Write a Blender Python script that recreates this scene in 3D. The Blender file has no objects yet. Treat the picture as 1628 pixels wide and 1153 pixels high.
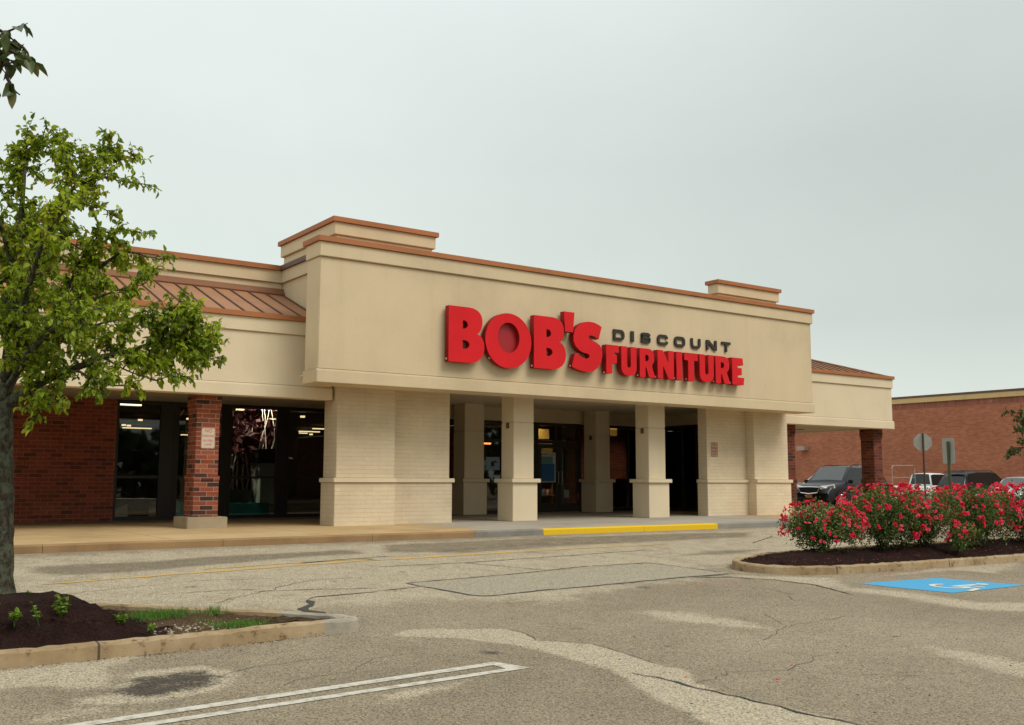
import bpy, bmesh, math, random
import numpy as np
from mathutils import Vector, Matrix
R = math.radians
scn = bpy.context.scene
COL = scn.collection

# ------------------------------------------------------------------ camera
cam_d = bpy.data.cameras.new("camera"); cam = bpy.data.objects.new("camera", cam_d); COL.objects.link(cam)
cam_d.sensor_width = 36.0; cam_d.lens = 35.774; cam_d.clip_start = 0.05; cam_d.clip_end = 2000
cam.matrix_world = (Matrix.Translation((0, 0, 1.68)) @ Matrix.Rotation(-0.61685, 4, 'Z')
                    @ Matrix.Rotation(math.pi/2 + 0.11522, 4, 'X') @ Matrix.Rotation(0.00267, 4, 'Z'))
scn.camera = cam

# ------------------------------------------------------------------ world, sun, exposure
SUN_EL, SUN_AZ = R(50), R(158)          # soft light from behind and a little right of the camera
world = bpy.data.worlds.new("World"); scn.world = world; world.use_nodes = True
wn = world.node_tree; wn.nodes.clear()
def wnode(t, **kw):
    n = wn.nodes.new(t)
    for k, v in kw.items(): setattr(n, k, v)
    return n
wo = wnode('ShaderNodeOutputWorld'); bg = wnode('ShaderNodeBackground'); bg.inputs[1].default_value = 0.10
sky = wnode('ShaderNodeTexSky'); sky.sky_type = 'NISHITA'; sky.sun_disc = False
sky.sun_elevation = SUN_EL; sky.sun_rotation = SUN_AZ; sky.air_density = 1.0; sky.dust_density = 4.0
tc = wnode('ShaderNodeTexCoord'); sep = wnode('ShaderNodeSeparateXYZ')
ns = wnode('ShaderNodeTexNoise'); ns.inputs['Scale'].default_value = 1.8; ns.inputs['Detail'].default_value = 5; ns.inputs['Roughness'].default_value = .5
mp = wnode('ShaderNodeMapping'); mp.inputs['Scale'].default_value = (1, 1, 1.7)
ramp = wnode('ShaderNodeValToRGB')            # overcast cloud deck: light at the horizon, greyer overhead
e = ramp.color_ramp.elements
e[0].position = 0.0; e[0].color = (7.6, 8.1, 7.7, 1)
e[1].position = 1.0; e[1].color = (6.9, 7.3, 7.25, 1)
for p, c in ((.05, (7.0, 7.6, 7.05, 1)), (.15, (5.5, 6.05, 5.6, 1)), (.30, (5.3, 5.75, 5.45, 1)), (.48, (6.2, 6.65, 6.5, 1))):
    el = ramp.color_ramp.elements.new(p); el.color = c
cl = wnode('ShaderNodeValToRGB'); cl.color_ramp.elements[0].position = .30; cl.color_ramp.elements[0].color = (.93, .93, .93, 1)
cl.color_ramp.elements[1].position = .72; cl.color_ramp.elements[1].color = (1.07, 1.07, 1.07, 1)
mul = wnode('ShaderNodeMix', data_type='RGBA', blend_type='MULTIPLY'); mul.inputs[0].default_value = 1
mix = wnode('ShaderNodeMix', data_type='RGBA'); mix.inputs[0].default_value = .93
L = wn.links.new
L(tc.outputs['Generated'], sep.inputs[0]); L(tc.outputs['Generated'], mp.inputs[0]); L(mp.outputs[0], ns.inputs['Vector'])
L(sep.outputs['Z'], ramp.inputs[0]); L(ns.outputs['Fac'], cl.inputs[0])
L(ramp.outputs[0], mul.inputs[6]); L(cl.outputs[0], mul.inputs[7])
dt = wnode('ShaderNodeVectorMath', operation='DOT_PRODUCT'); dt.inputs[1].default_value = (-.8156, .578, .25); L(tc.outputs['Generated'], dt.inputs[0])
ma = wnode('ShaderNodeMath', operation='MULTIPLY_ADD'); ma.inputs[1].default_value = .26; ma.inputs[2].default_value = .98; L(dt.outputs['Value'], ma.inputs[0])   # the deck is thinner, so brighter, to the left
mu2 = wnode('ShaderNodeMix', data_type='RGBA', blend_type='MULTIPLY'); mu2.inputs[0].default_value = 1; L(mul.outputs[2], mu2.inputs[6]); L(ma.outputs[0], mu2.inputs[7])
L(sky.outputs[0], mix.inputs[6]); L(mu2.outputs[2], mix.inputs[7]); L(mix.outputs[2], bg.inputs[0]); L(bg.outputs[0], wo.inputs[0])

sun_d = bpy.data.lights.new("sun", 'SUN'); sun_d.energy = 1.5; sun_d.angle = R(30); sun_d.color = (1, .94, .84)
sun = bpy.data.objects.new("sun", sun_d); COL.objects.link(sun)
sdir = Vector((math.sin(SUN_AZ)*math.cos(SUN_EL), math.cos(SUN_AZ)*math.cos(SUN_EL), math.sin(SUN_EL)))
sun.rotation_euler = sdir.to_track_quat('Z', 'Y').to_euler(); sun.location = (0, -20, 40)
scn.view_settings.view_transform = 'Standard'; scn.view_settings.look = 'None'
scn.view_settings.exposure = 0.42; scn.view_settings.gamma = 1.0
scn.render.engine = 'CYCLES'
scn.cycles.max_bounces = 6; scn.cycles.transparent_max_bounces = 12

# ------------------------------------------------------------------ terrain height
def G(x, y):
    x = np.asarray(x, float); y = np.asarray(y, float)
    a = np.where(y < 18.3, .055*(y-9.9), .46+.02*(y-18.3))
    s = .06
    z = np.minimum(s*np.log1p(np.exp(np.minimum(a/s, 50))), .62)
    return z - .012*np.clip(x-33, 0, 40)
def gz(x, y): return float(G(x, y))

# ------------------------------------------------------------------ materials
def newmat(name):
    m = bpy.data.materials.new(name); m.use_nodes = True
    nt = m.node_tree; b = nt.nodes['Principled BSDF']
    return m, nt, b
def N(nt, t, **kw):
    n = nt.nodes.new(t)
    for k, v in kw.items(): setattr(n, k, v)
    return n
def rampnode(nt, stops, interp='LINEAR'):
    r = N(nt, 'ShaderNodeValToRGB'); r.color_ramp.interpolation = interp
    e = r.color_ramp.elements
    e[0].position = stops[0][0]; e[0].color = (*stops[0][1], 1)
    e[1].position = stops[-1][0]; e[1].color = (*stops[-1][1], 1)
    for p, c in stops[1:-1]:
        q = e.new(p); q.color = (*c, 1)
    return r
def noise(nt, scale, detail=4, rough=.55, vec=None, dist=0):
    n = N(nt, 'ShaderNodeTexNoise'); n.inputs['Scale'].default_value = scale; n.inputs['Detail'].default_value = detail
    n.inputs['Roughness'].default_value = rough; n.inputs['Distortion'].default_value = dist
    if vec is None:
        t = N(nt, 'ShaderNodeTexCoord'); vec = t.outputs['Object']
    nt.links.new(vec, n.inputs['Vector'])
    return n
def mixc(nt, a, b, fac, mode='MIX'):
    m = N(nt, 'ShaderNodeMix', data_type='RGBA', blend_type=mode)
    for i, v in ((0, fac), (6, a), (7, b)):
        if isinstance(v, (tuple, list)): m.inputs[i].default_value = (*v, 1)
        elif isinstance(v, (int, float)): m.inputs[i].default_value = v
        else: nt.links.new(v, m.inputs[i])
    return m.outputs[2]
def bump(nt, b, h, strength, dist):
    n = N(nt, 'ShaderNodeBump'); n.inputs['Strength'].default_value = strength; n.inputs['Distance'].default_value = dist
    nt.links.new(h, n.inputs['Height']); nt.links.new(n.outputs[0], b.inputs['Normal'])
def dirty(name, col, var=.12, rough=.85, scale=1.3, fine=60, bstr=.25, bdist=.004, spec=.3, streak=False, metallic=0, tint=None, coat=0):
    """a base colour with broad and fine weathering and a fine relief"""
    m, nt, b = newmat(name)
    lo = tuple(c*(1-var*1.6) for c in col); hi = tuple(min(1, c*(1+var)) for c in col)
    n1 = noise(nt, scale, 6, .6); r1 = rampnode(nt, [(.28, lo), (.5, col), (.75, hi)]); nt.links.new(n1.outputs['Fac'], r1.inputs[0])
    out = r1.outputs[0]
    n2 = noise(nt, fine, 3, .6)
    r2 = rampnode(nt, [(.3, (1-var*.7,)*3), (.7, (1+var*.3,)*3)]); nt.links.new(n2.outputs['Fac'], r2.inputs[0])
    out = mixc(nt, out, r2.outputs[0], 1.0, 'MULTIPLY')
    if streak:                                   # rain streaks running down
        t = N(nt, 'ShaderNodeTexCoord'); mpn = N(nt, 'ShaderNodeMapping'); mpn.inputs['Scale'].default_value = (3.5, 3.5, .18)
        nt.links.new(t.outputs['Object'], mpn.inputs[0]); n3 = noise(nt, 1.0, 4, .6, mpn.outputs[0])
        r3 = rampnode(nt, [(.52, (1, 1, 1)), (.8, tint or (.82, .80, .74))]); nt.links.new(n3.outputs['Fac'], r3.inputs[0])
        out = mixc(nt, out, r3.outputs[0], .5, 'MULTIPLY')
    nt.links.new(out, b.inputs['Base Color'])
    b.inputs['Roughness'].default_value = rough; b.inputs['Specular IOR Level'].default_value = spec; b.inputs['Metallic'].default_value = metallic
    if coat: b.inputs['Coat Weight'].default_value = coat
    if bstr: bump(nt, b, n2.outputs['Fac'], bstr, bdist)
    return m
def flat(name, col, rough=.5, spec=.5, metallic=0, coat=0, emit=None):
    m, nt, b = newmat(name)
    b.inputs['Base Color'].default_value = (*col, 1); b.inputs['Roughness'].default_value = rough
    b.inputs['Specular IOR Level'].default_value = spec; b.inputs['Metallic'].default_value = metallic; b.inputs['Coat Weight'].default_value = coat
    if emit: b.inputs['Emission Color'].default_value = (*emit[0], 1); b.inputs['Emission Strength'].default_value = emit[1]
    return m
def wallvec(nt):
    """(along the wall, up) from the object coordinates, whichever way the wall faces"""
    t = N(nt, 'ShaderNodeTexCoord'); s = N(nt, 'ShaderNodeSeparateXYZ'); nt.links.new(t.outputs['Object'], s.inputs[0])
    g = N(nt, 'ShaderNodeSeparateXYZ'); nt.links.new(t.outputs['Normal'], g.inputs[0])
    ab = N(nt, 'ShaderNodeMath', operation='ABSOLUTE'); nt.links.new(g.outputs['X'], ab.inputs[0])
    gt = N(nt, 'ShaderNodeMath', operation='GREATER_THAN'); gt.inputs[1].default_value = .6; nt.links.new(ab.outputs[0], gt.inputs[0])
    mx = N(nt, 'ShaderNodeMix', data_type='FLOAT'); nt.links.new(gt.outputs[0], mx.inputs[0]); nt.links.new(s.outputs['X'], mx.inputs[2]); nt.links.new(s.outputs['Y'], mx.inputs[3])
    c = N(nt, 'ShaderNodeCombineXYZ'); nt.links.new(mx.outputs[0], c.inputs[0]); nt.links.new(s.outputs['Z'], c.inputs[1])
    return c.outputs[0], t.outputs['Object']
def brick(name, stops, mortar, bw=.305, rh=.1016, ms=.006, rough=.9, bstr=.6, var=.25, mcontrast=1.0, efflor=None, wear=.0):
    m, nt, b = newmat(name)
    v, ov = wallvec(nt)
    t = N(nt, 'ShaderNodeTexBrick'); t.inputs['Scale'].default_value = 1; t.inputs['Brick Width'].default_value = bw; t.inputs['Row Height'].default_value = rh
    t.inputs['Mortar Size'].default_value = ms; t.inputs['Mortar Smooth'].default_value = .25; t.inputs['Bias'].default_value = 0
    t.inputs['Color1'].default_value = (0, 0, 0, 1); t.inputs['Color2'].default_value = (1, 1, 1, 1); t.inputs['Mortar'].default_value = (.5, .5, .5, 1)
    nt.links.new(v, t.inputs['Vector'])
    r = rampnode(nt, stops); nt.links.new(t.outputs['Color'], r.inputs[0])
    n1 = noise(nt, 26, 5, .65, ov); r1 = rampnode(nt, [(.25, (1-var,)*3), (.75, (1+var*.5,)*3)]); nt.links.new(n1.outputs['Fac'], r1.inputs[0])
    col = mixc(nt, r.outputs[0], r1.outputs[0], 1.0, 'MULTIPLY')
    n2 = noise(nt, .5, 5, .6, ov); r2 = rampnode(nt, [(.3, (.84, .82, .80)), (.7, (1.1, 1.1, 1.08))]); nt.links.new(n2.outputs['Fac'], r2.inputs[0])
    col = mixc(nt, col, r2.outputs[0], 1.0, 'MULTIPLY')
    n3 = noise(nt, 3.2, 4, .6, ov); mr = rampnode(nt, [(.3, (0, 0, 0)), (.62, (mcontrast,)*3)]); nt.links.new(n3.outputs['Fac'], mr.inputs[0])
    mf = N(nt, 'ShaderNodeMath', operation='MULTIPLY'); nt.links.new(t.outputs['Fac'], mf.inputs[0])
    if wear: nt.links.new(mr.outputs[0], mf.inputs[1])
    else: mf.inputs[1].default_value = mcontrast
    col = mixc(nt, col, mortar, mf.outputs[0])
    if efflor:                                   # chalky bloom in patches
        n4 = noise(nt, 1.1, 6, .7, ov); r4 = rampnode(nt, [(.58, (0, 0, 0)), (.82, (efflor[1],)*3)]); nt.links.new(n4.outputs['Fac'], r4.inputs[0])
        col = mixc(nt, col, efflor[0], r4.outputs[0])
    nt.links.new(col, b.inputs['Base Color']); b.inputs['Roughness'].default_value = rough; b.inputs['Specular IOR Level'].default_value = .25
    inv = N(nt, 'ShaderNodeMath', operation='SUBTRACT'); inv.inputs[0].default_value = 1; nt.links.new(t.outputs['Fac'], inv.inputs[1])
    ad = N(nt, 'ShaderNodeMath', operation='MULTIPLY_ADD'); nt.links.new(n1.outputs['Fac'], ad.inputs[0]); ad.inputs[1].default_value = .25; nt.links.new(inv.outputs[0], ad.inputs[2])
    bump(nt, b, ad.outputs[0], bstr, .006)
    return m
def attrcolor(name, stops, attr='tint', rough=.5, spec=.3, trans=0, tcol=None):
    """leaves and petals: colour runs over a per-leaf value, some light passes through"""
    m, nt, b = newmat(name)
    a = N(nt, 'ShaderNodeAttribute'); a.attribute_name = attr
    r = rampnode(nt, stops); nt.links.new(a.outputs['Fac'], r.inputs[0])
    nt.links.new(r.outputs[0], b.inputs['Base Color']); b.inputs['Roughness'].default_value = rough; b.inputs['Specular IOR Level'].default_value = spec
    if trans:
        t = N(nt, 'ShaderNodeBsdfTranslucent'); c = mixc(nt, r.outputs[0], tcol or (1, 1, 1), 1.0, 'MULTIPLY') if tcol else r.outputs[0]
        nt.links.new(c, t.inputs['Color'])
        s = N(nt, 'ShaderNodeMixShader'); s.inputs[0].default_value = trans
        nt.links.new(b.outputs[0], s.inputs[1]); nt.links.new(t.outputs[0], s.inputs[2])
        nt.links.new(s.outputs[0], nt.nodes['Material Output'].inputs['Surface'])
    return m
def glassmat(name, tint=(.35, .36, .34), rough=.02, fres=.0):
    m, nt, b = newmat(name); nt.nodes.remove(b)
    tr = N(nt, 'ShaderNodeBsdfTransparent'); tr.inputs[0].default_value = (*tint, 1)
    gl = N(nt, 'ShaderNodeBsdfGlossy'); gl.inputs['Roughness'].default_value = rough; gl.inputs['Color'].default_value = (.9, .95, .95, 1)
    f = N(nt, 'ShaderNodeFresnel'); f.inputs[0].default_value = 1.5
    s = N(nt, 'ShaderNodeMixShader'); nt.links.new(f.outputs[0], s.inputs[0])
    nt.links.new(tr.outputs[0], s.inputs[1]); nt.links.new(gl.outputs[0], s.inputs[2])
    nt.links.new(s.outputs[0], nt.nodes['Material Output'].inputs['Surface'])
    return m

M = {}
M['stucco'] = dirty('stucco', (.635, .512, .332), .085, .95, .40, 55, .35, .004, .2, streak=True, tint=(.90, .88, .82))
M['stucco_pale'] = dirty('stucco_pale', (.70, .59, .415), .05, .95, .7, 55, .35, .004, .2, streak=True, tint=(.93, .91, .87))
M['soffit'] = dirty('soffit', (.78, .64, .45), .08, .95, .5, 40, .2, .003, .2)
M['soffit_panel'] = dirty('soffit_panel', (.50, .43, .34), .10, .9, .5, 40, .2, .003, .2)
M['painted_brick'] = brick('painted_brick', [(0, (.69, .58, .415)), (1, (.72, .61, .44))], (.46, .37, .25), bw=.40, rh=.1016, ms=.0045, var=.06, bstr=.6, mcontrast=.85, wear=1)
RED = [(0, (.055, .028, .024)), (.13, (.10, .038, .026)), (.24, (.20, .055, .030)), (.6, (.30, .078, .040)), (1, (.37, .105, .052))]
M['red_brick'] = brick('red_brick', RED, (.34, .25, .19), var=.3, ms=.007)
M['red_brick_wall'] = brick('red_brick_wall', [(0, (.15, .045, .030)), (.3, (.27, .068, .038)), (.7, (.33, .080, .045)), (1, (.39, .100, .054))], (.38, .25, .18), bw=.305, var=.28, ms=.006, mcontrast=.8)
M['shaded_brick'] = brick('shaded_brick', [(0, (.05, .025, .02)), (.25, (.10, .032, .022)), (.7, (.17, .046, .028)), (1, (.22, .06, .034))], (.22, .14, .10), var=.3, ms=.006, mcontrast=.7)  # red brick darkened for the backlit right columns; shade put into the colour
M['store_brick'] = brick('store_brick', [(0, (.36, .125, .07)), (.5, (.44, .155, .085)), (1, (.50, .185, .105))], (.46, .27, .18), bw=.305, rh=.1016, ms=.008, var=.22, mcontrast=.6)
M['store_brick_band'] = brick('store_brick_band', [(0, (.24, .085, .055)), (1, (.36, .125, .08))], (.36, .20, .14), bw=.11, rh=.40, ms=.008, var=.2, efflor=((.62, .50, .42), .75))
M['coping'] = dirty('coping', (.39, .150, .058), .10, .65, .8, 30, .05, .002, .25)
M['brown_coping'] = dirty('brown_coping', (.22, .098, .05), .10, .65, .8, 30, .05, .002, .25)
M['metal_roof'] = dirty('metal_roof', (.33, .168, .086), .12, .65, .8, 30, .05, .002, .25)
M['tan_coping'] = dirty('tan_coping', (.62, .43, .19), .08, .6, .8, 30, .05, .002, .4)
M['brown_trim'] = dirty('brown_trim', (.13, .065, .045), .1, .6, .8, 30, .05, .002, .4)
M['concrete'] = dirty('concrete', (.40, .325, .215), .14, .95, .9, 90, .35, .004, .2)
M['concrete_grey'] = dirty('concrete_grey', (.38, .35, .30), .14, .95, .9, 90, .35, .004, .2)
M['frame'] = flat('dark_bronze_frame', (.028, .024, .020), .45, .4)
M['glass'] = glassmat('tinted_glass', (.62, .62, .58))
M['car_glass'] = flat('car_glass', (.05, .058, .055), .05, 1.0)
M['car_glass_dark'] = flat('car_glass_dark', (.012, .014, .014), .06, .45)
M['interior'] = dirty('interior_paint', (.13, .095, .065), .2, .9, .5, 20, 0)
M['interior_floor'] = dirty('interior_floor', (.035, .026, .02), .2, .7, .5, 20, 0)
M['tube'] = flat('lit_tube', (1, .9, .7), .5, .5, emit=((1, .78, .45), 2.0))
M['warm_tube'] = flat('lit_orange_tube', (1, .4, .12), .5, .5, emit=((1, .33, .07), 3.2))
M['amber'] = flat('lit_amber_panel', (.8, .5, .1), .6, .3, emit=((1, .52, .10), .26))
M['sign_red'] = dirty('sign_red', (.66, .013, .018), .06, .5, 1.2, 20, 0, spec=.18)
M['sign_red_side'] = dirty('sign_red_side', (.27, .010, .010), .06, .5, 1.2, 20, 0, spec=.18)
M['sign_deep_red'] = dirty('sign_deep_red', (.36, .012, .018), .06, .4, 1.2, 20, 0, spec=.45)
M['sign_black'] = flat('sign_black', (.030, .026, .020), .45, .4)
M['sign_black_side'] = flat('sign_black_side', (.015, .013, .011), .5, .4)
M['clip'] = flat('steel_clip', (.75, .72, .66), .35, .5, .3)
def barkmat():
    m, nt, b = newmat('bark'); t = N(nt, 'ShaderNodeTexCoord'); mpn = N(nt, 'ShaderNodeMapping'); mpn.inputs['Scale'].default_value = (1, 1, .30); nt.links.new(t.outputs['Object'], mpn.inputs[0])
    n1 = noise(nt, 42, 6, .7, mpn.outputs[0], .6); r1 = rampnode(nt, [(.34, (.018, .014, .010)), (.50, (.080, .066, .046)), (.70, (.150, .128, .095))]); nt.links.new(n1.outputs['Fac'], r1.inputs[0])
    n2 = noise(nt, 11, 5, .65); r2 = rampnode(nt, [(.47, (0, 0, 0)), (.60, (.75,)*3)]); nt.links.new(n2.outputs['Fac'], r2.inputs[0])
    nt.links.new(mixc(nt, r1.outputs[0], (.155, .185, .115), r2.outputs[0]), b.inputs['Base Color']); b.inputs['Roughness'].default_value = .95; b.inputs['Specular IOR Level'].default_value = .15
    bump(nt, b, n1.outputs['Fac'], 1.0, .035); return m
M['bark'] = barkmat()
M['twig'] = dirty('twig', (.065, .050, .036), .3, .95, 9, 50, .4, .005, .15)
M['white_metal'] = flat('white_metal', (.74, .72, .66), .5, .4)
M['steel'] = flat('galvanised', (.42, .42, .40), .5, .4, .5)
M['black'] = flat('black_plastic', (.012, .012, .013), .5, .4)
M['rubber'] = flat('rubber', (.018, .017, .016), .85, .2)
M['alloy'] = flat('alloy', (.55, .56, .57), .3, .5, .8)
M['chrome'] = flat('chrome', (.75, .76, .77), .15, .5, 1)
M['lamp_clear'] = flat('lamp_lens', (.72, .72, .70), .1, .7)
M['lamp_red'] = flat('lamp_red', (.42, .012, .012), .2, .6)
M['mulch'] = None
M['leaf'] = attrcolor('pear_leaf', [(0, (.095, .150, .014)), (.40, (.235, .325, .022)), (.8, (.45, .54, .034)), (1, (.36, .24, .04))], rough=.45, spec=.35, trans=.45, tcol=(1.25, 1.2, .55))
M['far_leaf'] = attrcolor('far_leaf', [(0, (.035, .065, .014)), (1, (.085, .125, .025))], rough=.5, trans=.25)
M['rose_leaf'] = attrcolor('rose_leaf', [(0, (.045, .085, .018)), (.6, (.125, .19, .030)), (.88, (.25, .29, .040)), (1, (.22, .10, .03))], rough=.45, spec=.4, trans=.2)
M['petal'] = attrcolor('petal', [(0, (.74, .016, .05)), (.5, (.95, .055, .14)), (1, (.97, .22, .29))], rough=.6, spec=.15, trans=.35)
M['weed'] = attrcolor('weed_leaf', [(0, (.10, .19, .02)), (1, (.26, .40, .045))], rough=.5, trans=.3)
M['grass'] = attrcolor('grass_blade', [(0, (.06, .15, .022)), (.7, (.13, .30, .04)), (1, (.26, .28, .07))], rough=.6, trans=.25)

def mulchmat(name, lo, hi, chip):
    m, nt, b = newmat(name)
    n1 = noise(nt, 45, 4, .7); r = rampnode(nt, [(.3, lo), (.55, hi), (.72, hi), (.80, chip)]); nt.links.new(n1.outputs['Fac'], r.inputs[0])
    n2 = noise(nt, 2.0, 4, .6); r2 = rampnode(nt, [(.3, (.7,)*3), (.7, (1.25,)*3)]); nt.links.new(n2.outputs['Fac'], r2.inputs[0])
    nt.links.new(mixc(nt, r.outputs[0], r2.outputs[0], 1, 'MULTIPLY'), b.inputs['Base Color']); b.inputs['Roughness'].default_value = 1; b.inputs['Specular IOR Level'].default_value = .1
    bump(nt, b, n1.outputs['Fac'], 1.0, .05)
    return m
M['mulch'] = mulchmat('mulch', (.012, .006, .005), (.042, .020, .016), (.085, .045, .030))
M['soil'] = mulchmat('soil', (.07, .042, .022), (.15, .095, .055), (.26, .20, .13))

def asphaltmat():
    m, nt, b = newmat('asphalt')
    t = N(nt, 'ShaderNodeTexCoord'); ov = t.outputs['Object']
    # broad tone
    n0 = noise(nt, .22, 5, .6, ov); r0 = rampnode(nt, [(.3, (.222, .184, .128)), (.5, (.268, .222, .155)), (.72, (.315, .264, .188))]); nt.links.new(n0.outputs['Fac'], r0.inputs[0])
    n0b = noise(nt, 1.7, 5, .65, ov); r0b = rampnode(nt, [(.3, (.90,)*3), (.7, (1.09,)*3)]); nt.links.new(n0b.outputs['Fac'], r0b.inputs[0])
    col = mixc(nt, r0.outputs[0], r0b.outputs[0], 1, 'MULTIPLY')
    # worn pale patches (own outlines, ragged edges)
    def mask(attr, gain, lo=.42, hi=.62, sc=3.0):
        a = N(nt, 'ShaderNodeAttribute'); a.attribute_name = attr
        nn = noise(nt, sc, 8, .72, ov)
        s = N(nt, 'ShaderNodeMath', operation='MULTIPLY_ADD'); nt.links.new(nn.outputs['Fac'], s.inputs[0]); s.inputs[1].default_value = gain
        s.inputs[2].default_value = -gain*.5
        nf = noise(nt, 40, 3, .8, ov); sf = N(nt, 'ShaderNodeMath', operation='MULTIPLY_ADD'); nt.links.new(nf.outputs['Fac'], sf.inputs[0]); sf.inputs[1].default_value = gain*.75; nt.links.new(s.outputs[0], sf.inputs[2])
        sh = N(nt, 'ShaderNodeMath', operation='SUBTRACT'); nt.links.new(sf.outputs[0], sh.inputs[0]); sh.inputs[1].default_value = gain*.375
        ad = N(nt, 'ShaderNodeMath', operation='ADD'); nt.links.new(sh.outputs[0], ad.inputs[0]); nt.links.new(a.outputs['Fac'], ad.inputs[1])
        r = rampnode(nt, [(lo, (0, 0, 0)), (hi, (1, 1, 1))]); nt.links.new(ad.outputs[0], r.inputs[0])
        # attribute zero stays zero
        mm = N(nt, 'ShaderNodeMath', operation='MULTIPLY', use_clamp=True); nt.links.new(r.outputs[0], mm.inputs[0])
        k = N(nt, 'ShaderNodeMath', operation='MULTIPLY', use_clamp=True); k.inputs[1].default_value = 6; nt.links.new(a.outputs['Fac'], k.inputs[0]); nt.links.new(k.outputs[0], mm.inputs[1])
        return mm.outputs[0]
    col = mixc(nt, col, (.41, .355, .258), mask('pale', 1.2, .38, .70, 2.2))
    col = mixc(nt, col, (.195, .162, .112), mask('dark', .6, .40, .75))
    om = N(nt, 'ShaderNodeMath', operation='MULTIPLY'); om.inputs[1].default_value = .95; nt.links.new(mask('oil', 1.7, .36, .80, 4.5), om.inputs[0]); col = mixc(nt, col, (.055, .045, .036), om.outputs[0])
    col = mixc(nt, col, (.335, .30, .225), mask('patch', .06, .45, .55))
    # aggregate
    v = N(nt, 'ShaderNodeTexVoronoi'); v.inputs['Scale'].default_value = 84; nt.links.new(ov, v.inputs['Vector'])
    rv = rampnode(nt, [(.0, (.22, .22, .24)), (.20, (.52, .52, .52)), (.34, (.98, .98, .98)), (.70, (1.12, 1.10, 1.06)), (1, (1.95, 1.85, 1.65))]); nt.links.new(v.outputs['Color'], rv.inputs[0])
    col = mixc(nt, col, rv.outputs[0], 1, 'MULTIPLY')
    n3 = noise(nt, 46, 4, .8, ov); r3 = rampnode(nt, [(.36, (.20,)*3), (.43, (.92,)*3), (.60, (1.0,)*3), (.72, (1.30,)*3)]); nt.links.new(n3.outputs['Fac'], r3.inputs[0])
    col = mixc(nt, col, r3.outputs[0], 1, 'MULTIPLY')
    nt.links.new(col, b.inputs['Base Color']); b.inputs['Roughness'].default_value = .92; b.inputs['Specular IOR Level'].default_value = .25
    bump(nt, b, v.outputs['Distance'], .55, .006)
    return m
M['asphalt'] = asphaltmat()
def paintmat(name, col, wear=.45, under=(.27, .22, .15), sc=14, lo=.40):
    m, nt, b = newmat(name)
    n = noise(nt, sc, 6, .75); r = rampnode(nt, [(lo-.06, (0, 0, 0)), (lo+.10, (1, 1, 1))]); nt.links.new(n.outputs['Fac'], r.inputs[0])
    f = N(nt, 'ShaderNodeMath', operation='MULTIPLY_ADD', use_clamp=True); nt.links.new(r.outputs[0], f.inputs[0]); f.inputs[1].default_value = wear; f.inputs[2].default_value = 1-wear
    nt.links.new(mixc(nt, under, col, f.outputs[0]), b.inputs['Base Color']); b.inputs['Roughness'].default_value = .8; b.inputs['Specular IOR Level'].default_value = .3
    bump(nt, b, n.outputs['Fac'], .3, .004)
    return m
M['white_paint'] = paintmat('white_road_paint', (.56, .53, .455), .8, (.29, .24, .165), 11, .44)
M['yellow_line'] = paintmat('yellow_road_paint', (.55, .34, .07), .6, (.36, .30, .20), 9, .46)
M['blue_paint'] = paintmat('blue_road_paint', (.06, .33, .57), .35, (.20, .30, .36), 20)
M['symbol_paint'] = paintmat('symbol_paint', (.62, .62, .50), .5, (.12, .34, .52), 16)
M['kerb_yellow'] = paintmat('yellow_kerb_paint', (.72, .46, .010), .22, (.40, .30, .12), 8, .38)
M['tar'] = flat('tar', (.048, .044, .038), .7, .3)

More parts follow.
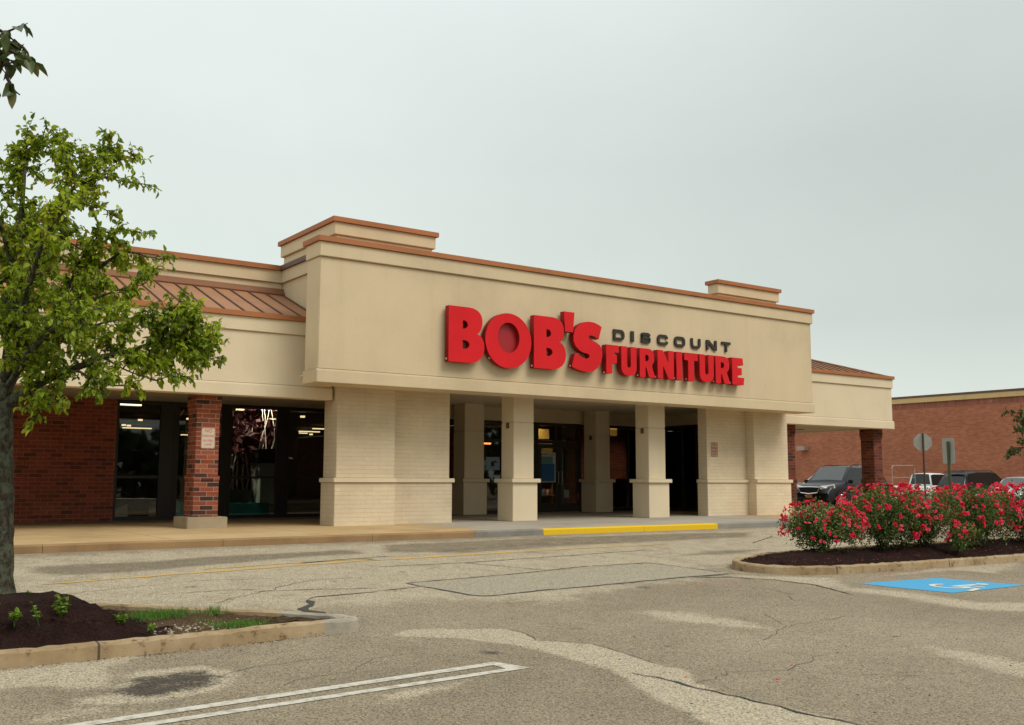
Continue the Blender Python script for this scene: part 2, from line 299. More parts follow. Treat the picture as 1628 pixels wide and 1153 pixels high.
# ------------------------------------------------------------------ mesh helpers
class MB:
    def __init__(self): self.v = []; self.f = []; self.m = []; self.t = []
    def add(self, verts, faces, mi=0):
        o = len(self.v); self.v += [tuple(p) for p in verts]; self.f += [tuple(i+o for i in f) for f in faces]; self.m += [mi]*len(faces); return self
    def box(self, x0, x1, y0, y1, z0, z1, mi=0):
        return self.add([(x0,y0,z0),(x1,y0,z0),(x1,y1,z0),(x0,y1,z0),(x0,y0,z1),(x1,y0,z1),(x1,y1,z1),(x0,y1,z1)],
                        [(0,3,2,1),(4,5,6,7),(0,1,5,4),(1,2,6,5),(2,3,7,6),(3,0,4,7)], mi)
    def prism_x(self, prof, x0, x1, mi=0):
        """profile of (y,z) points extruded along x"""
        n = len(prof)
        self.add([(x0, y, z) for y, z in prof]+[(x1, y, z) for y, z in prof],
                 [tuple(range(n))[::-1], tuple(range(n, 2*n))]+[(i, (i+1) % n, n+(i+1) % n, n+i) for i in range(n)], mi); return self
    def tube(self, pts, rad, n=8, mi=0, cap=True):
        pts = [Vector(p) for p in pts]
        if not hasattr(rad, '__len__'): rad = [rad]*len(pts)
        o = len(self.v); ref = None
        for i, p in enumerate(pts):
            d = (pts[min(i+1, len(pts)-1)]-pts[max(i-1, 0)]).normalized()
            if ref is None: ref = Vector((1, 0, 0)) if abs(d.x) < .8 else Vector((0, 1, 0))
            a = (ref-d*ref.dot(d)).normalized(); b = d.cross(a); ref = a
            for k in range(n):
                q = p+(a*math.cos(2*math.pi*k/n)+b*math.sin(2*math.pi*k/n))*rad[i]; self.v.append(tuple(q))
        for i in range(len(pts)-1):
            for k in range(n):
                self.f.append((o+i*n+k, o+i*n+(k+1) % n, o+(i+1)*n+(k+1) % n, o+(i+1)*n+k)); self.m.append(mi)
        if cap:
            self.f.append(tuple(o+k for k in range(n))[::-1]); self.m.append(mi)
            self.f.append(tuple(o+(len(pts)-1)*n+k for k in range(n))); self.m.append(mi)
        return self
    def build(self, name, mats, parent=None, smooth=False, local=False, bevel=0):
        me = bpy.data.meshes.new(name)
        v = self.v
        if parent is not None and not local:
            o = origin(parent); v = [(p[0]-o[0], p[1]-o[1], p[2]-o[2]) for p in v]
        me.from_pydata(v, [], self.f); me.update()
        if not isinstance(mats, (list, tuple)): mats = [mats]
        for m in mats: me.materials.append(m)
        me.polygons.foreach_set('material_index', self.m)
        if smooth: me.polygons.foreach_set('use_smooth', [True]*len(self.f))
        if bevel:
            bm = bmesh.new(); bm.from_mesh(me); bmesh.ops.remove_doubles(bm, verts=bm.verts, dist=1e-5)
            bmesh.ops.bevel(bm, geom=[e for e in bm.edges if len(e.link_faces) == 2 and e.calc_face_angle(0) > .5], offset=bevel, segments=2, affect='EDGES', clamp_overlap=True)
            bm.to_mesh(me); bm.free()
        o = bpy.data.objects.new(name, me); COL.objects.link(o)
        if parent is not None: o.parent = parent
        return o
def origin(o):
    p = Vector((0, 0, 0))
    while o is not None: p += Vector(o.location); o = o.parent
    return p
def tag(o, label=None, cat=None, group=None, kind=None):
    if label: o['label'] = label
    if cat: o['category'] = cat
    if group: o['group'] = group
    if kind: o['kind'] = kind
    return o
def thing(name, label, cat, loc=(0, 0, 0), rz=0, group=None):
    o = bpy.data.objects.new(name, None); o.empty_display_size = .3; COL.objects.link(o)
    o.location = loc; o.rotation_euler = (0, 0, rz)
    return tag(o, label, cat, group)
def box(name, mat, parent, x0, x1, y0, y1, z0, z1, bevel=0):
    return MB().box(x0, x1, y0, y1, z0, z1).build(name, mat, parent, bevel=bevel)
def rawmesh(name, V, F, mats, parent=None, tint=None, smooth=False):
    """big meshes from numpy arrays: V (n,3), F (m,k) with one k"""
    me = bpy.data.meshes.new(name); V = np.asarray(V, np.float32); F = np.asarray(F, np.int32); k = F.shape[1]
    me.vertices.add(len(V)); me.vertices.foreach_set('co', V.ravel())
    me.loops.add(F.size); me.loops.foreach_set('vertex_index', F.ravel())
    me.polygons.add(len(F)); me.polygons.foreach_set('loop_start', np.arange(0, F.size, k, dtype=np.int32))
    if smooth: me.polygons.foreach_set('use_smooth', np.ones(len(F), bool))
    me.update(calc_edges=True)
    if tint is not None:
        a = me.attributes.new('tint', 'FLOAT', 'POINT'); a.data.foreach_set('value', np.asarray(tint, np.float32))
    for m in (mats if isinstance(mats, (list, tuple)) else [mats]): me.materials.append(m)
    o = bpy.data.objects.new(name, me); COL.objects.link(o)
    if parent is not None: o.parent = parent
    return o
def shape2d(polys, depth):
    """outline polygons (first outer, the others holes) -> mesh data extruded by depth, lying in local XY"""
    c = bpy.data.curves.new('outline', 'CURVE'); c.dimensions = '2D'; c.fill_mode = 'BOTH'; c.extrude = depth/2
    for pl in polys:
        s = c.splines.new('POLY'); s.points.add(len(pl)-1)
        for i, p in enumerate(pl): s.points[i].co = (p[0], p[1], 0, 1)
        s.use_cyclic_u = True
    o = bpy.data.objects.new('outline', c); COL.objects.link(o)
    dg = bpy.context.evaluated_depsgraph_get(); me = bpy.data.meshes.new_from_object(o.evaluated_get(dg))
    bpy.data.objects.remove(o); bpy.data.curves.remove(c)
    return me
def textmesh(txt, size, depth=.002, sx=1.0, bold=0):
    c = bpy.data.curves.new('txt', 'FONT'); c.body = txt; c.size = size; c.align_x = 'CENTER'; c.align_y = 'CENTER'; c.extrude = depth/2; c.offset = bold
    o = bpy.data.objects.new('txt', c); COL.objects.link(o)
    dg = bpy.context.evaluated_depsgraph_get(); me = bpy.data.meshes.new_from_object(o.evaluated_get(dg))
    bpy.data.objects.remove(o); bpy.data.curves.remove(c)
    if sx != 1: me.transform(Matrix.Diagonal((sx, 1, 1, 1)))
    return me
UPRIGHT = Matrix(((1, 0, 0, 0), (0, 0, -1, 0), (0, 1, 0, 0), (0, 0, 0, 1)))      # local XY -> world XZ, front faces -Y
def put(me, name, mats, parent, loc, front=True, rot=None):
    """place an outline mesh upright; slot 0 for the front, slot 1 for the returns"""
    me.materials.clear()
    mats = mats if isinstance(mats, (list, tuple)) else [mats]
    for m in mats: me.materials.append(m)
    if len(mats) > 1:
        for p in me.polygons: p.material_index = 0 if p.normal.z > .5 else 1
    else:
        for p in me.polygons: p.material_index = 0
    o_ = origin(parent) if parent is not None else Vector((0, 0, 0))
    me.transform((rot or Matrix.Identity(4)) @ UPRIGHT); me.transform(Matrix.Translation(Vector(loc)-o_)); me.name = name
    o = bpy.data.objects.new(name, me); COL.objects.link(o)
    if parent is not None: o.parent = parent
    return o
def bez(p0, p1, p2, p3, n=10):
    return [tuple((1-t)**3*a+3*(1-t)**2*t*b+3*(1-t)*t*t*c+t**3*d for a, b, c, d in zip(p0, p1, p2, p3)) for t in [i/n for i in range(n)]]
def rrect(x0, y0, x1, y1, r, n=5):
    out = []
    for cx, cy, a0 in ((x1-r, y0+r, -90), (x1-r, y1-r, 0), (x0+r, y1-r, 90), (x0+r, y0+r, 180)):
        for i in range(n+1):
            a = R(a0+90*i/n); out.append((cx+r*math.cos(a), cy+r*math.sin(a)))
    return out
def smooth(x, a, b):
    t = np.clip((x-a)/(b-a), 0, 1); return t*t*(3-2*t)

# =================================================================== GROUND
def inpoly_sd(px, py, poly):
    """signed distance, positive inside"""
    P = np.array(poly); d = np.full(px.shape, 1e9); ins = np.zeros(px.shape, bool)
    for i in range(len(P)):
        a = P[i]; b = P[(i+1) % len(P)]; e_ = b-a
        t = np.clip(((px-a[0])*e_[0]+(py-a[1])*e_[1])/(e_@e_+1e-12), 0, 1)
        d = np.minimum(d, np.hypot(px-a[0]-t*e_[0], py-a[1]-t*e_[1]))
        if a[1] != b[1]:
            c = ((a[1] > py) != (b[1] > py)) & (px < (b[0]-a[0])*(py-a[1])/(b[1]-a[1])+a[0]); ins ^= c
    return np.where(ins, d, -d)
def build_ground():
    xs = np.concatenate([[-400, -150, -60, -25, -12], np.arange(-6, -.5, .5), np.arange(0, 22, .075), np.arange(22, 34, .5), np.arange(34, 75, 3), [90, 130, 200, 400]])
    ys = np.concatenate([[-300, -120, -50, -20, -8], np.arange(-4, 2.5, .5), np.arange(3, 19.5, .075), np.arange(20, 36, .8), np.arange(38, 75, 4), [90, 140, 220, 500]])
    X, Y = np.meshgrid(xs, ys); X = X.ravel(); Y = Y.ravel(); Z = G(X, Y)
    nx, ny = len(xs), len(ys); i = np.arange(nx-1); j = np.arange(ny-1); I, J = np.meshgrid(i, j); a = (J*nx+I).ravel()
    F = np.stack([a, a+1, a+1+nx, a+nx], 1)
    o = rawmesh('asphalt_ground', np.stack([X, Y, Z], 1), F, M['asphalt'], smooth=True)
    me = o.data
    pale = np.zeros(len(X)); dark = np.zeros(len(X)); oil = np.zeros(len(X)); patch = np.zeros(len(X))
    near = (X > -.5) & (X < 22.1) & (Y > 2.9) & (Y < 19.6)
    px, py = X[near], Y[near]
    def lay(arr, poly, edge, amp=1.0, off=0):
        v = arr[near]; v = np.maximum(v, amp*np.clip(.5+(inpoly_sd(px, py, poly)+off)/(2*edge), 0, 1)); arr[near] = v
    # the pale, leached drive lane next to the store, and worn streaks across the aisle
    lay(pale, [(-2, 12.2), (4.9, 11.6), (6.0, 11.6), (7.4, 11.3), (8.4, 10.5), (9.4, 11.1), (12.6, 11.7), (13.4, 12.6), (22, 14), (22, 18.4), (-2, 18.2)], .55, .66)
    lay(pale, [(5.35, 9.74), (5.73, 10.06), (6.65, 9.55), (6.68, 9.14), (6.52, 8.72), (6.72, 8.51), (6.88, 8.24), (6.82, 7.72), (6.73, 7.39), (6.65, 7.02), (6.7, 6.71), (6.38, 6.29), (6.22, 5.88), (6.22, 5.49), (6.2, 4.4), (5.1, 4.4), (5.32, 5.07), (5.42, 5.42), (5.59, 5.96), (5.86, 6.53), (6.11, 7.1), (6.14, 7.64), (6.17, 8.21), (6.13, 8.71), (5.89, 9.27)], .10, .95)
    lay(pale, [(8.77, 9.83), (9.24, 9.91), (9.53, 9.29), (9.49, 8.64), (9.46, 8.12), (9.27, 7.62), (9.03, 8.08), (8.77, 8.55), (8.62, 9.16)], .30, .80)
    lay(pale, [(9.59, 6.38), (9.89, 6.34), (9.79, 5.94), (9.73, 5.54), (9.62, 5.09), (8.84, 4.68), (8.82, 5.03), (8.97, 5.41), (9.24, 5.88)], .28, .80)
    lay(pale, [(12.6, 12.1), (13.01, 11.96), (13.93, 11.44), (14.38, 10.96), (13.67, 10.05), (13.93, 9.5), (13.91, 8.82), (13.76, 8.09), (14.39, 7.56), (13.3, 7.0), (12.81, 7.55), (12.94, 8.21), (13.16, 8.98), (13.08, 9.69), (13.17, 10.43), (13.16, 11.22)], .25, .8)
    lay(pale, [(15.32, 10.84), (17.24, 11.11), (18.33, 11.16), (20.74, 11.1), (19.73, 10.57), (17.76, 10.04), (17.5, 10.67), (15.73, 10.72)], .25, .75)
    lay(pale, [(1.0, 9.89), (1.99, 9.95), (2.44, 9.99), (2.78, 10.18), (2.96, 10.21), (2.67, 9.74), (2.42, 9.41), (2.41, 9.08), (2.24, 8.66), (1.99, 8.72), (1.82, 9.02), (1.3, 9.12)], .22, .9)
    lay(pale, [(2.45, 9.2), (2.68, 9.32), (3.15, 9.27), (3.36, 8.8), (3.22, 8.4), (2.88, 8.1), (2.36, 7.98), (1.85, 8.2), (1.85, 8.52), (2.14, 8.5)], .12, .8)
    lay(pale, [(3.9, 7.35), (4.59, 7.4), (4.88, 7.44), (4.54, 7.2), (4.04, 7.01), (3.78, 7.05)], .14, .8)
    lay(pale, [(1.5, 8.3), (2.1, 8.2), (2.4, 7.8), (1.9, 7.6), (1.2, 7.8)], .25, .5)
    # damp or greasy darker tyre lanes
    lay(dark, [(2.84, 16.11), (3.05, 16.82), (3.65, 16.88), (4.35, 16.93), (4.84, 16.9), (5.91, 17.17), (8.58, 17.34), (8.74, 16.54), (7.24, 16.37), (5.49, 15.92), (4.48, 15.61), (3.68, 15.54), (3.21, 15.67)], .25, .75)
    lay(dark, [(9.45, 17.83), (13.64, 18.0), (17.57, 17.84), (19.87, 17.5), (18.66, 16.44), (15.46, 16.4), (13.46, 16.35), (10.38, 15.96), (8.84, 16.67)], .25, .7)
    lay(dark, [(9.6, 13.25), (10.7, 13.6), (11.4, 13.55), (11.1, 13.2), (10.2, 13.0)], .15, .8)
    lay(dark, [(13.6, 14.3), (15.4, 14.9), (17.2, 14.7), (15.8, 14.0)], .25, .7)
    lay(dark, [(8.5, 12.3), (9.4, 12.55), (10.1, 12.35), (9.6, 12.05), (8.6, 12.0)], .12, .7)
    lay(oil, [(2.18, 8.5), (2.29, 8.73), (2.45, 8.95), (2.75, 9.04), (3.06, 9.02), (3.16, 8.73), (3.11, 8.53), (2.91, 8.33), (2.39, 8.17), (2.21, 8.3)], .17, .95)
    rgo = np.random.default_rng(77)
    for q in range(46):                                       # oil drips and small spills
        cx, cy = rgo.uniform(1.5, 13), rgo.uniform(4, 17.5); r_ = abs(rgo.normal(.03, .05))+.025
        lay(oil, [(cx+r_*rgo.uniform(.6, 1.3)*math.cos(a), cy+r_*rgo.uniform(.6, 1.3)*math.sin(a)) for a in np.arange(0, 6.28, .7)], .07, rgo.uniform(.45, .75))
    for q in range(14):                                       # greyish blotches of varied tone
        cx, cy = rgo.uniform(3, 14), rgo.uniform(4, 11); r_ = rgo.uniform(.25, .9)
        lay(dark, [(cx+r_*rgo.uniform(.5, 1.5)*math.cos(a), cy+r_*rgo.uniform(.4, 1.1)*math.sin(a)) for a in np.arange(0, 6.28, .6)], .3, rgo.uniform(.42, .6))
    lay(patch, [(7.5, 13.2), (12.72, 13.72), (13.18, 12.08), (7.85, 11.71)], .05, 1)
    pale *= 1-.9*patch
    for n_, arr in (('pale', pale), ('dark', dark), ('oil', oil), ('patch', patch)):
        at_ = me.attributes.new(n_, 'FLOAT', 'POINT'); at_.data.foreach_set('value', arr.astype(np.float32))
    return tag(o, kind='structure')
build_ground()
def drape(name, polys, mat, lift=.004, step=.25):
    """flat paint: polygons laid on the ground sheet (subdivided so they follow it)"""
    bm = bmesh.new()
    for pl in polys:
        vs = [bm.verts.new((x, y, 0)) for x, y in pl]; bm.faces.new(vs)
    xs = [v.co.x for v in bm.verts]; ys = [v.co.y for v in bm.verts]
    for ax, lo, hi in ((0, min(xs), max(xs)), (1, min(ys), max(ys))):
        k = lo+step
        while k < hi:
            no = Vector((1, 0, 0)) if ax == 0 else Vector((0, 1, 0)); co = no*k
            bmesh.ops.bisect_plane(bm, geom=bm.verts[:]+bm.edges[:]+bm.faces[:], plane_co=co, plane_no=no); k += step
    for v in bm.verts: v.co.z = gz(v.co.x, v.co.y)+lift
    bmesh.ops.recalc_face_normals(bm, faces=bm.faces)
    for f in bm.faces:
        if f.normal.z < 0: f.normal_flip()
    me = bpy.data.meshes.new(name); bm.to_mesh(me); bm.free(); me.materials.append(mat)
    o = bpy.data.objects.new(name, me); COL.objects.link(o); return o
def ribbon(pts, w, rng, wob=.02, step=.12):
    """a wandering strip for cracks: list of quads"""
    P = [np.array(p, float) for p in pts]; S = []
    for a, b in zip(P[:-1], P[1:]):
        n = max(1, int(np.linalg.norm(b-a)/step))
        for i in range(n): S.append(a+(b-a)*i/n)
    S.append(P[-1]); S = [s+rng.normal(0, wob, 2) for s in S]
    Q = []; prev = None
    for i, s in enumerate(S):
        d = S[min(i+1, len(S)-1)]-S[max(i-1, 0)]; d /= np.linalg.norm(d)+1e-9; nrm = np.array([-d[1], d[0]])
        ww = w*rng.uniform(.45, 1.25)/2*(.35 if i in (0, len(S)-1) else 1)
        cur = (s+nrm*ww, s-nrm*ww)
        if prev is not None: Q.append([tuple(prev[0]), tuple(prev[1]), tuple(cur[1]), tuple(cur[0])])
        prev = cur
    return Q
rg = np.random.default_rng(5)
Q = []
for pts, w, wob in [
    ([(6.7, 9.52), (6.68, 9.14), (6.52, 8.72), (6.72, 8.51), (6.88, 8.24), (6.82, 7.72), (6.73, 7.39), (6.65, 7.02)], .010, .012),
    ([(6.15, 6.86), (6.2, 6.6), (6.2, 6.35), (6.16, 6.1), (6.18, 5.92), (6.19, 5.65), (6.18, 5.49), (6.19, 5.27), (6.16, 5.06), (6.17, 4.88), (6.19, 4.73), (6.18, 4.3)], .030, .012),
    ([(6.75, 12.7), (7.53, 12.83), (7.47, 13.2), (9.72, 13.44), (11.31, 13.74), (12.72, 13.72), (12.93, 13.14), (13.07, 12.18)], .030, .006),
    ([(7.53, 12.83), (7.66, 12.36), (7.78, 11.78), (7.93, 11.71), (8.88, 11.83), (10.01, 11.89), (11.89, 12.05), (13.18, 12.08)], .048, .008),
    ([(7.92, 14.92), (9.54, 14.88), (10.38, 13.57)], .03, .01), ([(9.54, 14.88), (11.87, 15.08), (14.14, 15.28)], .03, .01),
    ([(11.89, 12.09), (12.71, 11.96), (12.89, 11.37)], .03, .01),
    ([(12.09, 11.99), (12.75, 11.72), (13.16, 11.22), (13.28, 10.51), (13.05, 9.96), (12.8, 9.44)], .04, .01),
    ([(5.2, 13.31), (5.85, 13.21), (6.87, 12.94)], .022, .008),
    ([(6.73, 12.66), (5.73, 12.55), (5.57, 12.38)], .04, .01), ([(5.57, 12.38), (5.51, 12.11), (5.26, 11.79), (5.24, 11.61), (5.38, 11.45)], .11, .015),
    ([(6.94, 15.78), (8.2, 16.03), (8.31, 15.67)], .05, .01), ([(8.2, 16.03), (8.9, 16.1)], .03, .01),
    ([(4.0, 13.5), (4.9, 13.6), (5.4, 13.4)], .016, .02), ([(17.5, 15.5), (19.5, 16.6)], .03, .02), ([(3.0, 8.6), (3.5, 8.9), (4.4, 9.0)], .008, .02),
    ([(14.4, 7.6), (15.6, 8.2), (17, 8.6)], .012, .03),
    ([(6.2, 6.2), (6.9, 6.4), (7.4, 6.2), (8.3, 6.5)], .007, .03), ([(7.4, 6.2), (7.7, 5.7), (8.2, 5.3)], .006, .03), ([(8.5, 7.4), (9.6, 8.0), (11.0, 8.1)], .008, .03), ([(9.6, 8.0), (10.2, 8.9)], .006, .03),
    ([(3.3, 7.9), (3.6, 8.2), (4.2, 8.3), (4.6, 8.7), (5.3, 8.8)], .006, .02), ([(11.5, 9.4), (12.2, 10.3), (12.1, 11.2)], .009, .03), ([(4.4, 12.6), (6.2, 13.9), (7.2, 14.0)], .012, .03), ([(9.8, 16.4), (12.4, 16.9), (14.6, 16.6)], .018, .03), ([(2.9, 14.0), (4.8, 14.5), (6.0, 14.3)], .012, .03),
]: Q += ribbon(pts, w, rg, wob)
tag(drape('pavement_cracks', Q, M['tar'], .006), kind='structure')
tag(drape('white_stall_lines', [
    [(1.3, 7.60), (1.3, 7.475), (5.36, 7.833), (5.36, 7.96)], [(1.3, 7.33), (1.3, 7.22), (5.36, 7.535), (5.36, 7.64)],
    [(5.36, 7.96), (5.36, 7.535), (5.57, 7.555), (5.46, 7.97)]], M['white_paint'], .005), kind='structure')
tag(drape('yellow_lane_line', ribbon([(2.9, 14.92), (4.29, 15.17), (5.67, 15.38), (6.88, 15.56), (8.06, 15.72), (8.66, 15.71), (10.35, 15.86), (13.19, 16.0), (15.4, 16.0)], .13, rg, .01, .3)
          + ribbon([(5.28, 15.62), (6.97, 15.84), (8.36, 15.9)], .07, rg, .01, .3), M['yellow_line'], .005), kind='structure')
tag(drape('accessible_stall_marking', [[(14.10, 10.29), (14.36, 8.84), (16.43, 8.82), (16.06, 10.15)]], M['blue_paint'], .005), kind='structure')
def wheelchair():
    u, vv = np.array([.985, -.17]), np.array([.10, .98])     # the symbol's up and left
    o = np.array([14.78, 9.28])
    P = lambda a, b: tuple(o+u*a+vv*b)
    out = []
    n = 16
    for i in range(n):                                        # wheel: an open ring
        a0, a1 = R(60+270*i/n), R(60+270*(i+1)/n)
        c = (.34, .14)
        out.append([P(c[0]+.30*math.cos(a), c[1]+.30*math.sin(a)) if k < 2 else P(c[0]+.21*math.cos(a), c[1]+.21*math.sin(a)) for k, a in enumerate((a0, a1, a1, a0))])
    def bar(p, q, w):
        p = np.array(p); q = np.array(q); d = (q-p)/np.linalg.norm(q-p); m_ = np.array([-d[1], d[0]])*w/2
        out.append([P(*(p+m_)), P(*(p-m_)), P(*(q-m_)), P(*(q+m_))])
    bar((.36, .10), (.96, .16), .10); bar((.44, .05), (.46, -.30), .09); bar((.46, -.28), (.12, -.42), .085); bar((.72, .09), (.72, -.20), .07); bar((.12, -.46), (.12, -.36), .08)
    out.append([P(1.10+.10*math.cos(2*math.pi*k/12), .16+.10*math.sin(2*math.pi*k/12)) for k in range(12)])
    return out
tag(drape('accessible_symbol', wheelchair(), M['symbol_paint'], .009), kind='structure')

# ------------------------------------------------------------------ kerbed islands
def resample(pl, step, closed=True):
    P = [np.array(p, float) for p in pl]; out = []
    n = len(P) if closed else len(P)-1
    for i in range(n):
        a, b = P[i], P[(i+1) % len(P)]; k = max(1, int(np.linalg.norm(b-a)/step))
        for j in range(k): out.append(a+(b-a)*j/k)
    if not closed: out.append(P[-1])
    return np.array(out)
def chaikin(pl, it=2):
    P = np.array(pl, float)
    for _ in range(it):
        Qn = np.roll(P, -1, 0); P = np.stack([.75*P+.25*Qn, .25*P+.75*Qn], 1).reshape(-1, 2)
    return P
def kerb_ring(name, loop, w=.15, h=.14, mat=None, grey_from=None):
    P = resample(loop, .09); n = len(P)
    T = np.roll(P, -1, 0)-np.roll(P, 1, 0); T /= np.linalg.norm(T, axis=1)[:, None]+1e-9; Nn = np.stack([-T[:, 1], T[:, 0]], 1)   # inward for CCW loops
    rngk = np.random.default_rng(3); V = []; rings = []
    for off, hh in ((0, -.05), (.012, h-.022), (.030, h), (w-.02, h+.004), (w, h-.012), (w, -.05)):
        p = P+Nn*off; z = G(P[:, 0], P[:, 1])+hh+(rngk.normal(0, .0045, n) if hh > 0 else 0)
        rings.append(len(V)); V += [tuple(q)+(float(zz),) for q, zz in zip(p, z)]
    Fq = []
    for a, b in zip(rings[:-1], rings[1:]):
        for i in range(n): Fq.append((a+i, a+(i+1) % n, b+(i+1) % n, b+i))
    m = MB(); m.add(V, Fq)
    if grey_from: m.m = [1 if P[i % n][0] > grey_from else 0 for _ in range(5) for i in range(n)]
    o = m.build(name, [mat, M['kerb_nose']], smooth=False); return tag(o, kind='structure'), P+Nn*w
def kerbmat():
    m, nt, b = newmat('kerb_concrete')
    n1 = noise(nt, 1.6, 6, .65); r1 = rampnode(nt, [(.28, (.255, .178, .095)), (.5, (.365, .262, .148)), (.72, (.455, .355, .225))]); nt.links.new(n1.outputs['Fac'], r1.inputs[0])
    n2 = noise(nt, 9, 6, .7); r2 = rampnode(nt, [(.34, (.42, .38, .34)), (.46, (.95, .95, .95)), (.62, (1, 1, 1)), (.75, (1.3, 1.33, 1.38))]); nt.links.new(n2.outputs['Fac'], r2.inputs[0])
    n3 = noise(nt, 90, 3, .6)
    # casting joints every three metres or so along x
    t = N(nt, 'ShaderNodeTexCoord'); s = N(nt, 'ShaderNodeSeparateXYZ'); nt.links.new(t.outputs['Object'], s.inputs[0])
    md = N(nt, 'ShaderNodeMath', operation='PINGPONG'); md.inputs[1].default_value = 1.55; sx_ = N(nt, 'ShaderNodeMath', operation='ADD'); sx_.inputs[1].default_value = .65; nt.links.new(s.outputs['X'], sx_.inputs[0]); nt.links.new(sx_.outputs[0], md.inputs[0])
    lt = N(nt, 'ShaderNodeMath', operation='LESS_THAN'); lt.inputs[1].default_value = .012; nt.links.new(md.outputs[0], lt.inputs[0])
    col = mixc(nt, r1.outputs[0], r2.outputs[0], 1, 'MULTIPLY'); col = mixc(nt, col, (.09, .07, .05), lt.outputs[0])
    nt.links.new(col, b.inputs['Base Color']); b.inputs['Roughness'].default_value = .95; b.inputs['Specular IOR Level'].default_value = .2
    bump(nt, b, n3.outputs['Fac'], .4, .005); return m
M['kerb'] = kerbmat(); M['kerb_nose'] = dirty('kerb_nose', (.40, .36, .285), .22, .95, 2.2, 60, .4, .005, .2)
left_loop = chaikin([(-7, 9.95), (1.62, 9.95), (3.53, 10.0), (4.54, 10.16), (5.16, 10.12), (5.26, 10.30), (4.95, 10.70), (4.66, 11.02), (4.0, 11.55), (3.2, 12.25), (2.2, 12.9), (0, 13.2), (-7, 13.2)], 2)
right_loop = chaikin([(13.52, 12.27), (13.56, 12.0), (13.90, 11.55), (14.82, 11.21), (17.36, 11.09), (20.5, 11.01), (29, 10.95), (29, 13.5), (20, 13.5), (15.48, 13.35), (14.1, 12.95), (13.66, 12.6)], 2)
_, left_in = kerb_ring('kerb', left_loop, mat=M['kerb'], grey_from=4.72)
_, right_in = kerb_ring('kerb', right_loop, mat=M['kerb'])
def bed(name, loop, spine, hfun, mats, rings=14, noise_amp=.016, split=None, seed=1):
    n = len(loop); A, B = np.array(spine[0]), np.array(spine[1]); d = B-A
    t = np.clip(((loop-A)@d)/(d@d), 0, 1); S = A+t[:, None]*d
    rngb = np.random.default_rng(seed); V = []
    for k in range(rings+1):
        f = k/rings; p = loop*(1-f)+S*f; p = p+rngb.normal(0, .01, p.shape)*(0 < k < rings)
        z = G(p[:, 0], p[:, 1])+.11+hfun(p[:, 0], p[:, 1], f)+rngb.normal(0, noise_amp, n)*(0 < k < rings)
        V.append(np.column_stack([p, z]))
    V = np.concatenate(V); Fq = []; ms = []
    for k in range(rings):
        for i in range(n):
            q = (k*n+i, k*n+(i+1) % n, (k+1)*n+(i+1) % n, (k+1)*n+i); Fq.append(q)
            ms.append(0 if split is None else (1 if split(V[q[0]][0]+rngb.normal(0, .07)) else 0))
    m = MB(); m.v = [tuple(v) for v in V]; m.f = Fq; m.m = ms
    return tag(m.build(name, mats, smooth=True), kind='structure')
def h_left(x, y, f): return .36*smooth(np.asarray(x), 3.22, 2.25)*smooth(np.full_like(x, f), 0, .85)+.0*x-.015
def h_right(x, y, f): return (.12*smooth(np.full_like(x, f), 0, .9))*(1+.25*np.sin(x*2.1))
bed('mulch_bed', resample(left_in, .09), ((-5.5, 11.6), (3.9, 10.75)), h_left, [M['mulch'], M['soil']], split=lambda x: x > 3.2, seed=4)
bed('mulch_bed', resample(right_in, .10), ((14.3, 12.3), (27.5, 12.3)), h_right, [M['mulch']], seed=6)

# ------------------------------------------------------------------ pavement in front of the store
def sidewalkmat(name, lo, mid, hi, jx=1.52):
    m, nt, b = newmat(name)
    n1 = noise(nt, .8, 6, .62); r1 = rampnode(nt, [(.28, lo), (.5, mid), (.75, hi)]); nt.links.new(n1.outputs['Fac'], r1.inputs[0])
    n2 = noise(nt, 70, 3, .6)
    t = N(nt, 'ShaderNodeTexCoord'); s = N(nt, 'ShaderNodeSeparateXYZ'); nt.links.new(t.outputs['Object'], s.inputs[0])
    js = []
    for ax, per, off in (('X', jx, .35), ('Y', 4.3, 1.0)):
        a = N(nt, 'ShaderNodeMath', operation='ADD'); a.inputs[1].default_value = off; nt.links.new(s.outputs[ax], a.inputs[0])
        md = N(nt, 'ShaderNodeMath', operation='PINGPONG'); md.inputs[1].default_value = per/2*1.0; nt.links.new(a.outputs[0], md.inputs[0])
        lt = N(nt, 'ShaderNodeMath', operation='LESS_THAN'); lt.inputs[1].default_value = .010; nt.links.new(md.outputs[0], lt.inputs[0]); js.append(lt.outputs[0])
    mx = N(nt, 'ShaderNodeMath', operation='MAXIMUM'); nt.links.new(js[0], mx.inputs[0]); nt.links.new(js[1], mx.inputs[1])
    col = mixc(nt, r1.outputs[0], (.16, .12, .08), mx.outputs[0]); nt.links.new(col, b.inputs['Base Color']); b.inputs['Roughness'].default_value = .93; b.inputs['Specular IOR Level'].default_value = .2
    bump(nt, b, n2.outputs['Fac'], .3, .003); return m
M['sidewalk'] = sidewalkmat('tan_sidewalk', (.36, .245, .12), (.47, .325, .160), (.53, .395, .225), 3.05)
M['sidewalk_grey'] = sidewalkmat('grey_sidewalk', (.30, .265, .21), (.37, .33, .265), (.43, .39, .32), 3.05)
KY = 18.42
def walk(x0, x1, mat):
    m = MB(); m.prism_x([(KY+.15, .2), (KY+.15, .600), (21.3, .612), (44.0, .625), (44.0, .2)][::-1], x0, x1)
    return tag(m.build('sidewalk', mat), kind='structure')
walk(-30, 12.6, M['sidewalk']); walk(12.6, 24.0, M['sidewalk_grey']); walk(24.0, 32.4, M['sidewalk'])
M['kerb_grey'] = dirty('grey_kerb', (.25, .235, .205), .16, .95, 1.5, 70, .4, .004, .2)
M['kerb_tan'] = dirty('tan_kerb', (.31, .195, .095), .16, .95, 1.5, 70, .4, .004, .2)
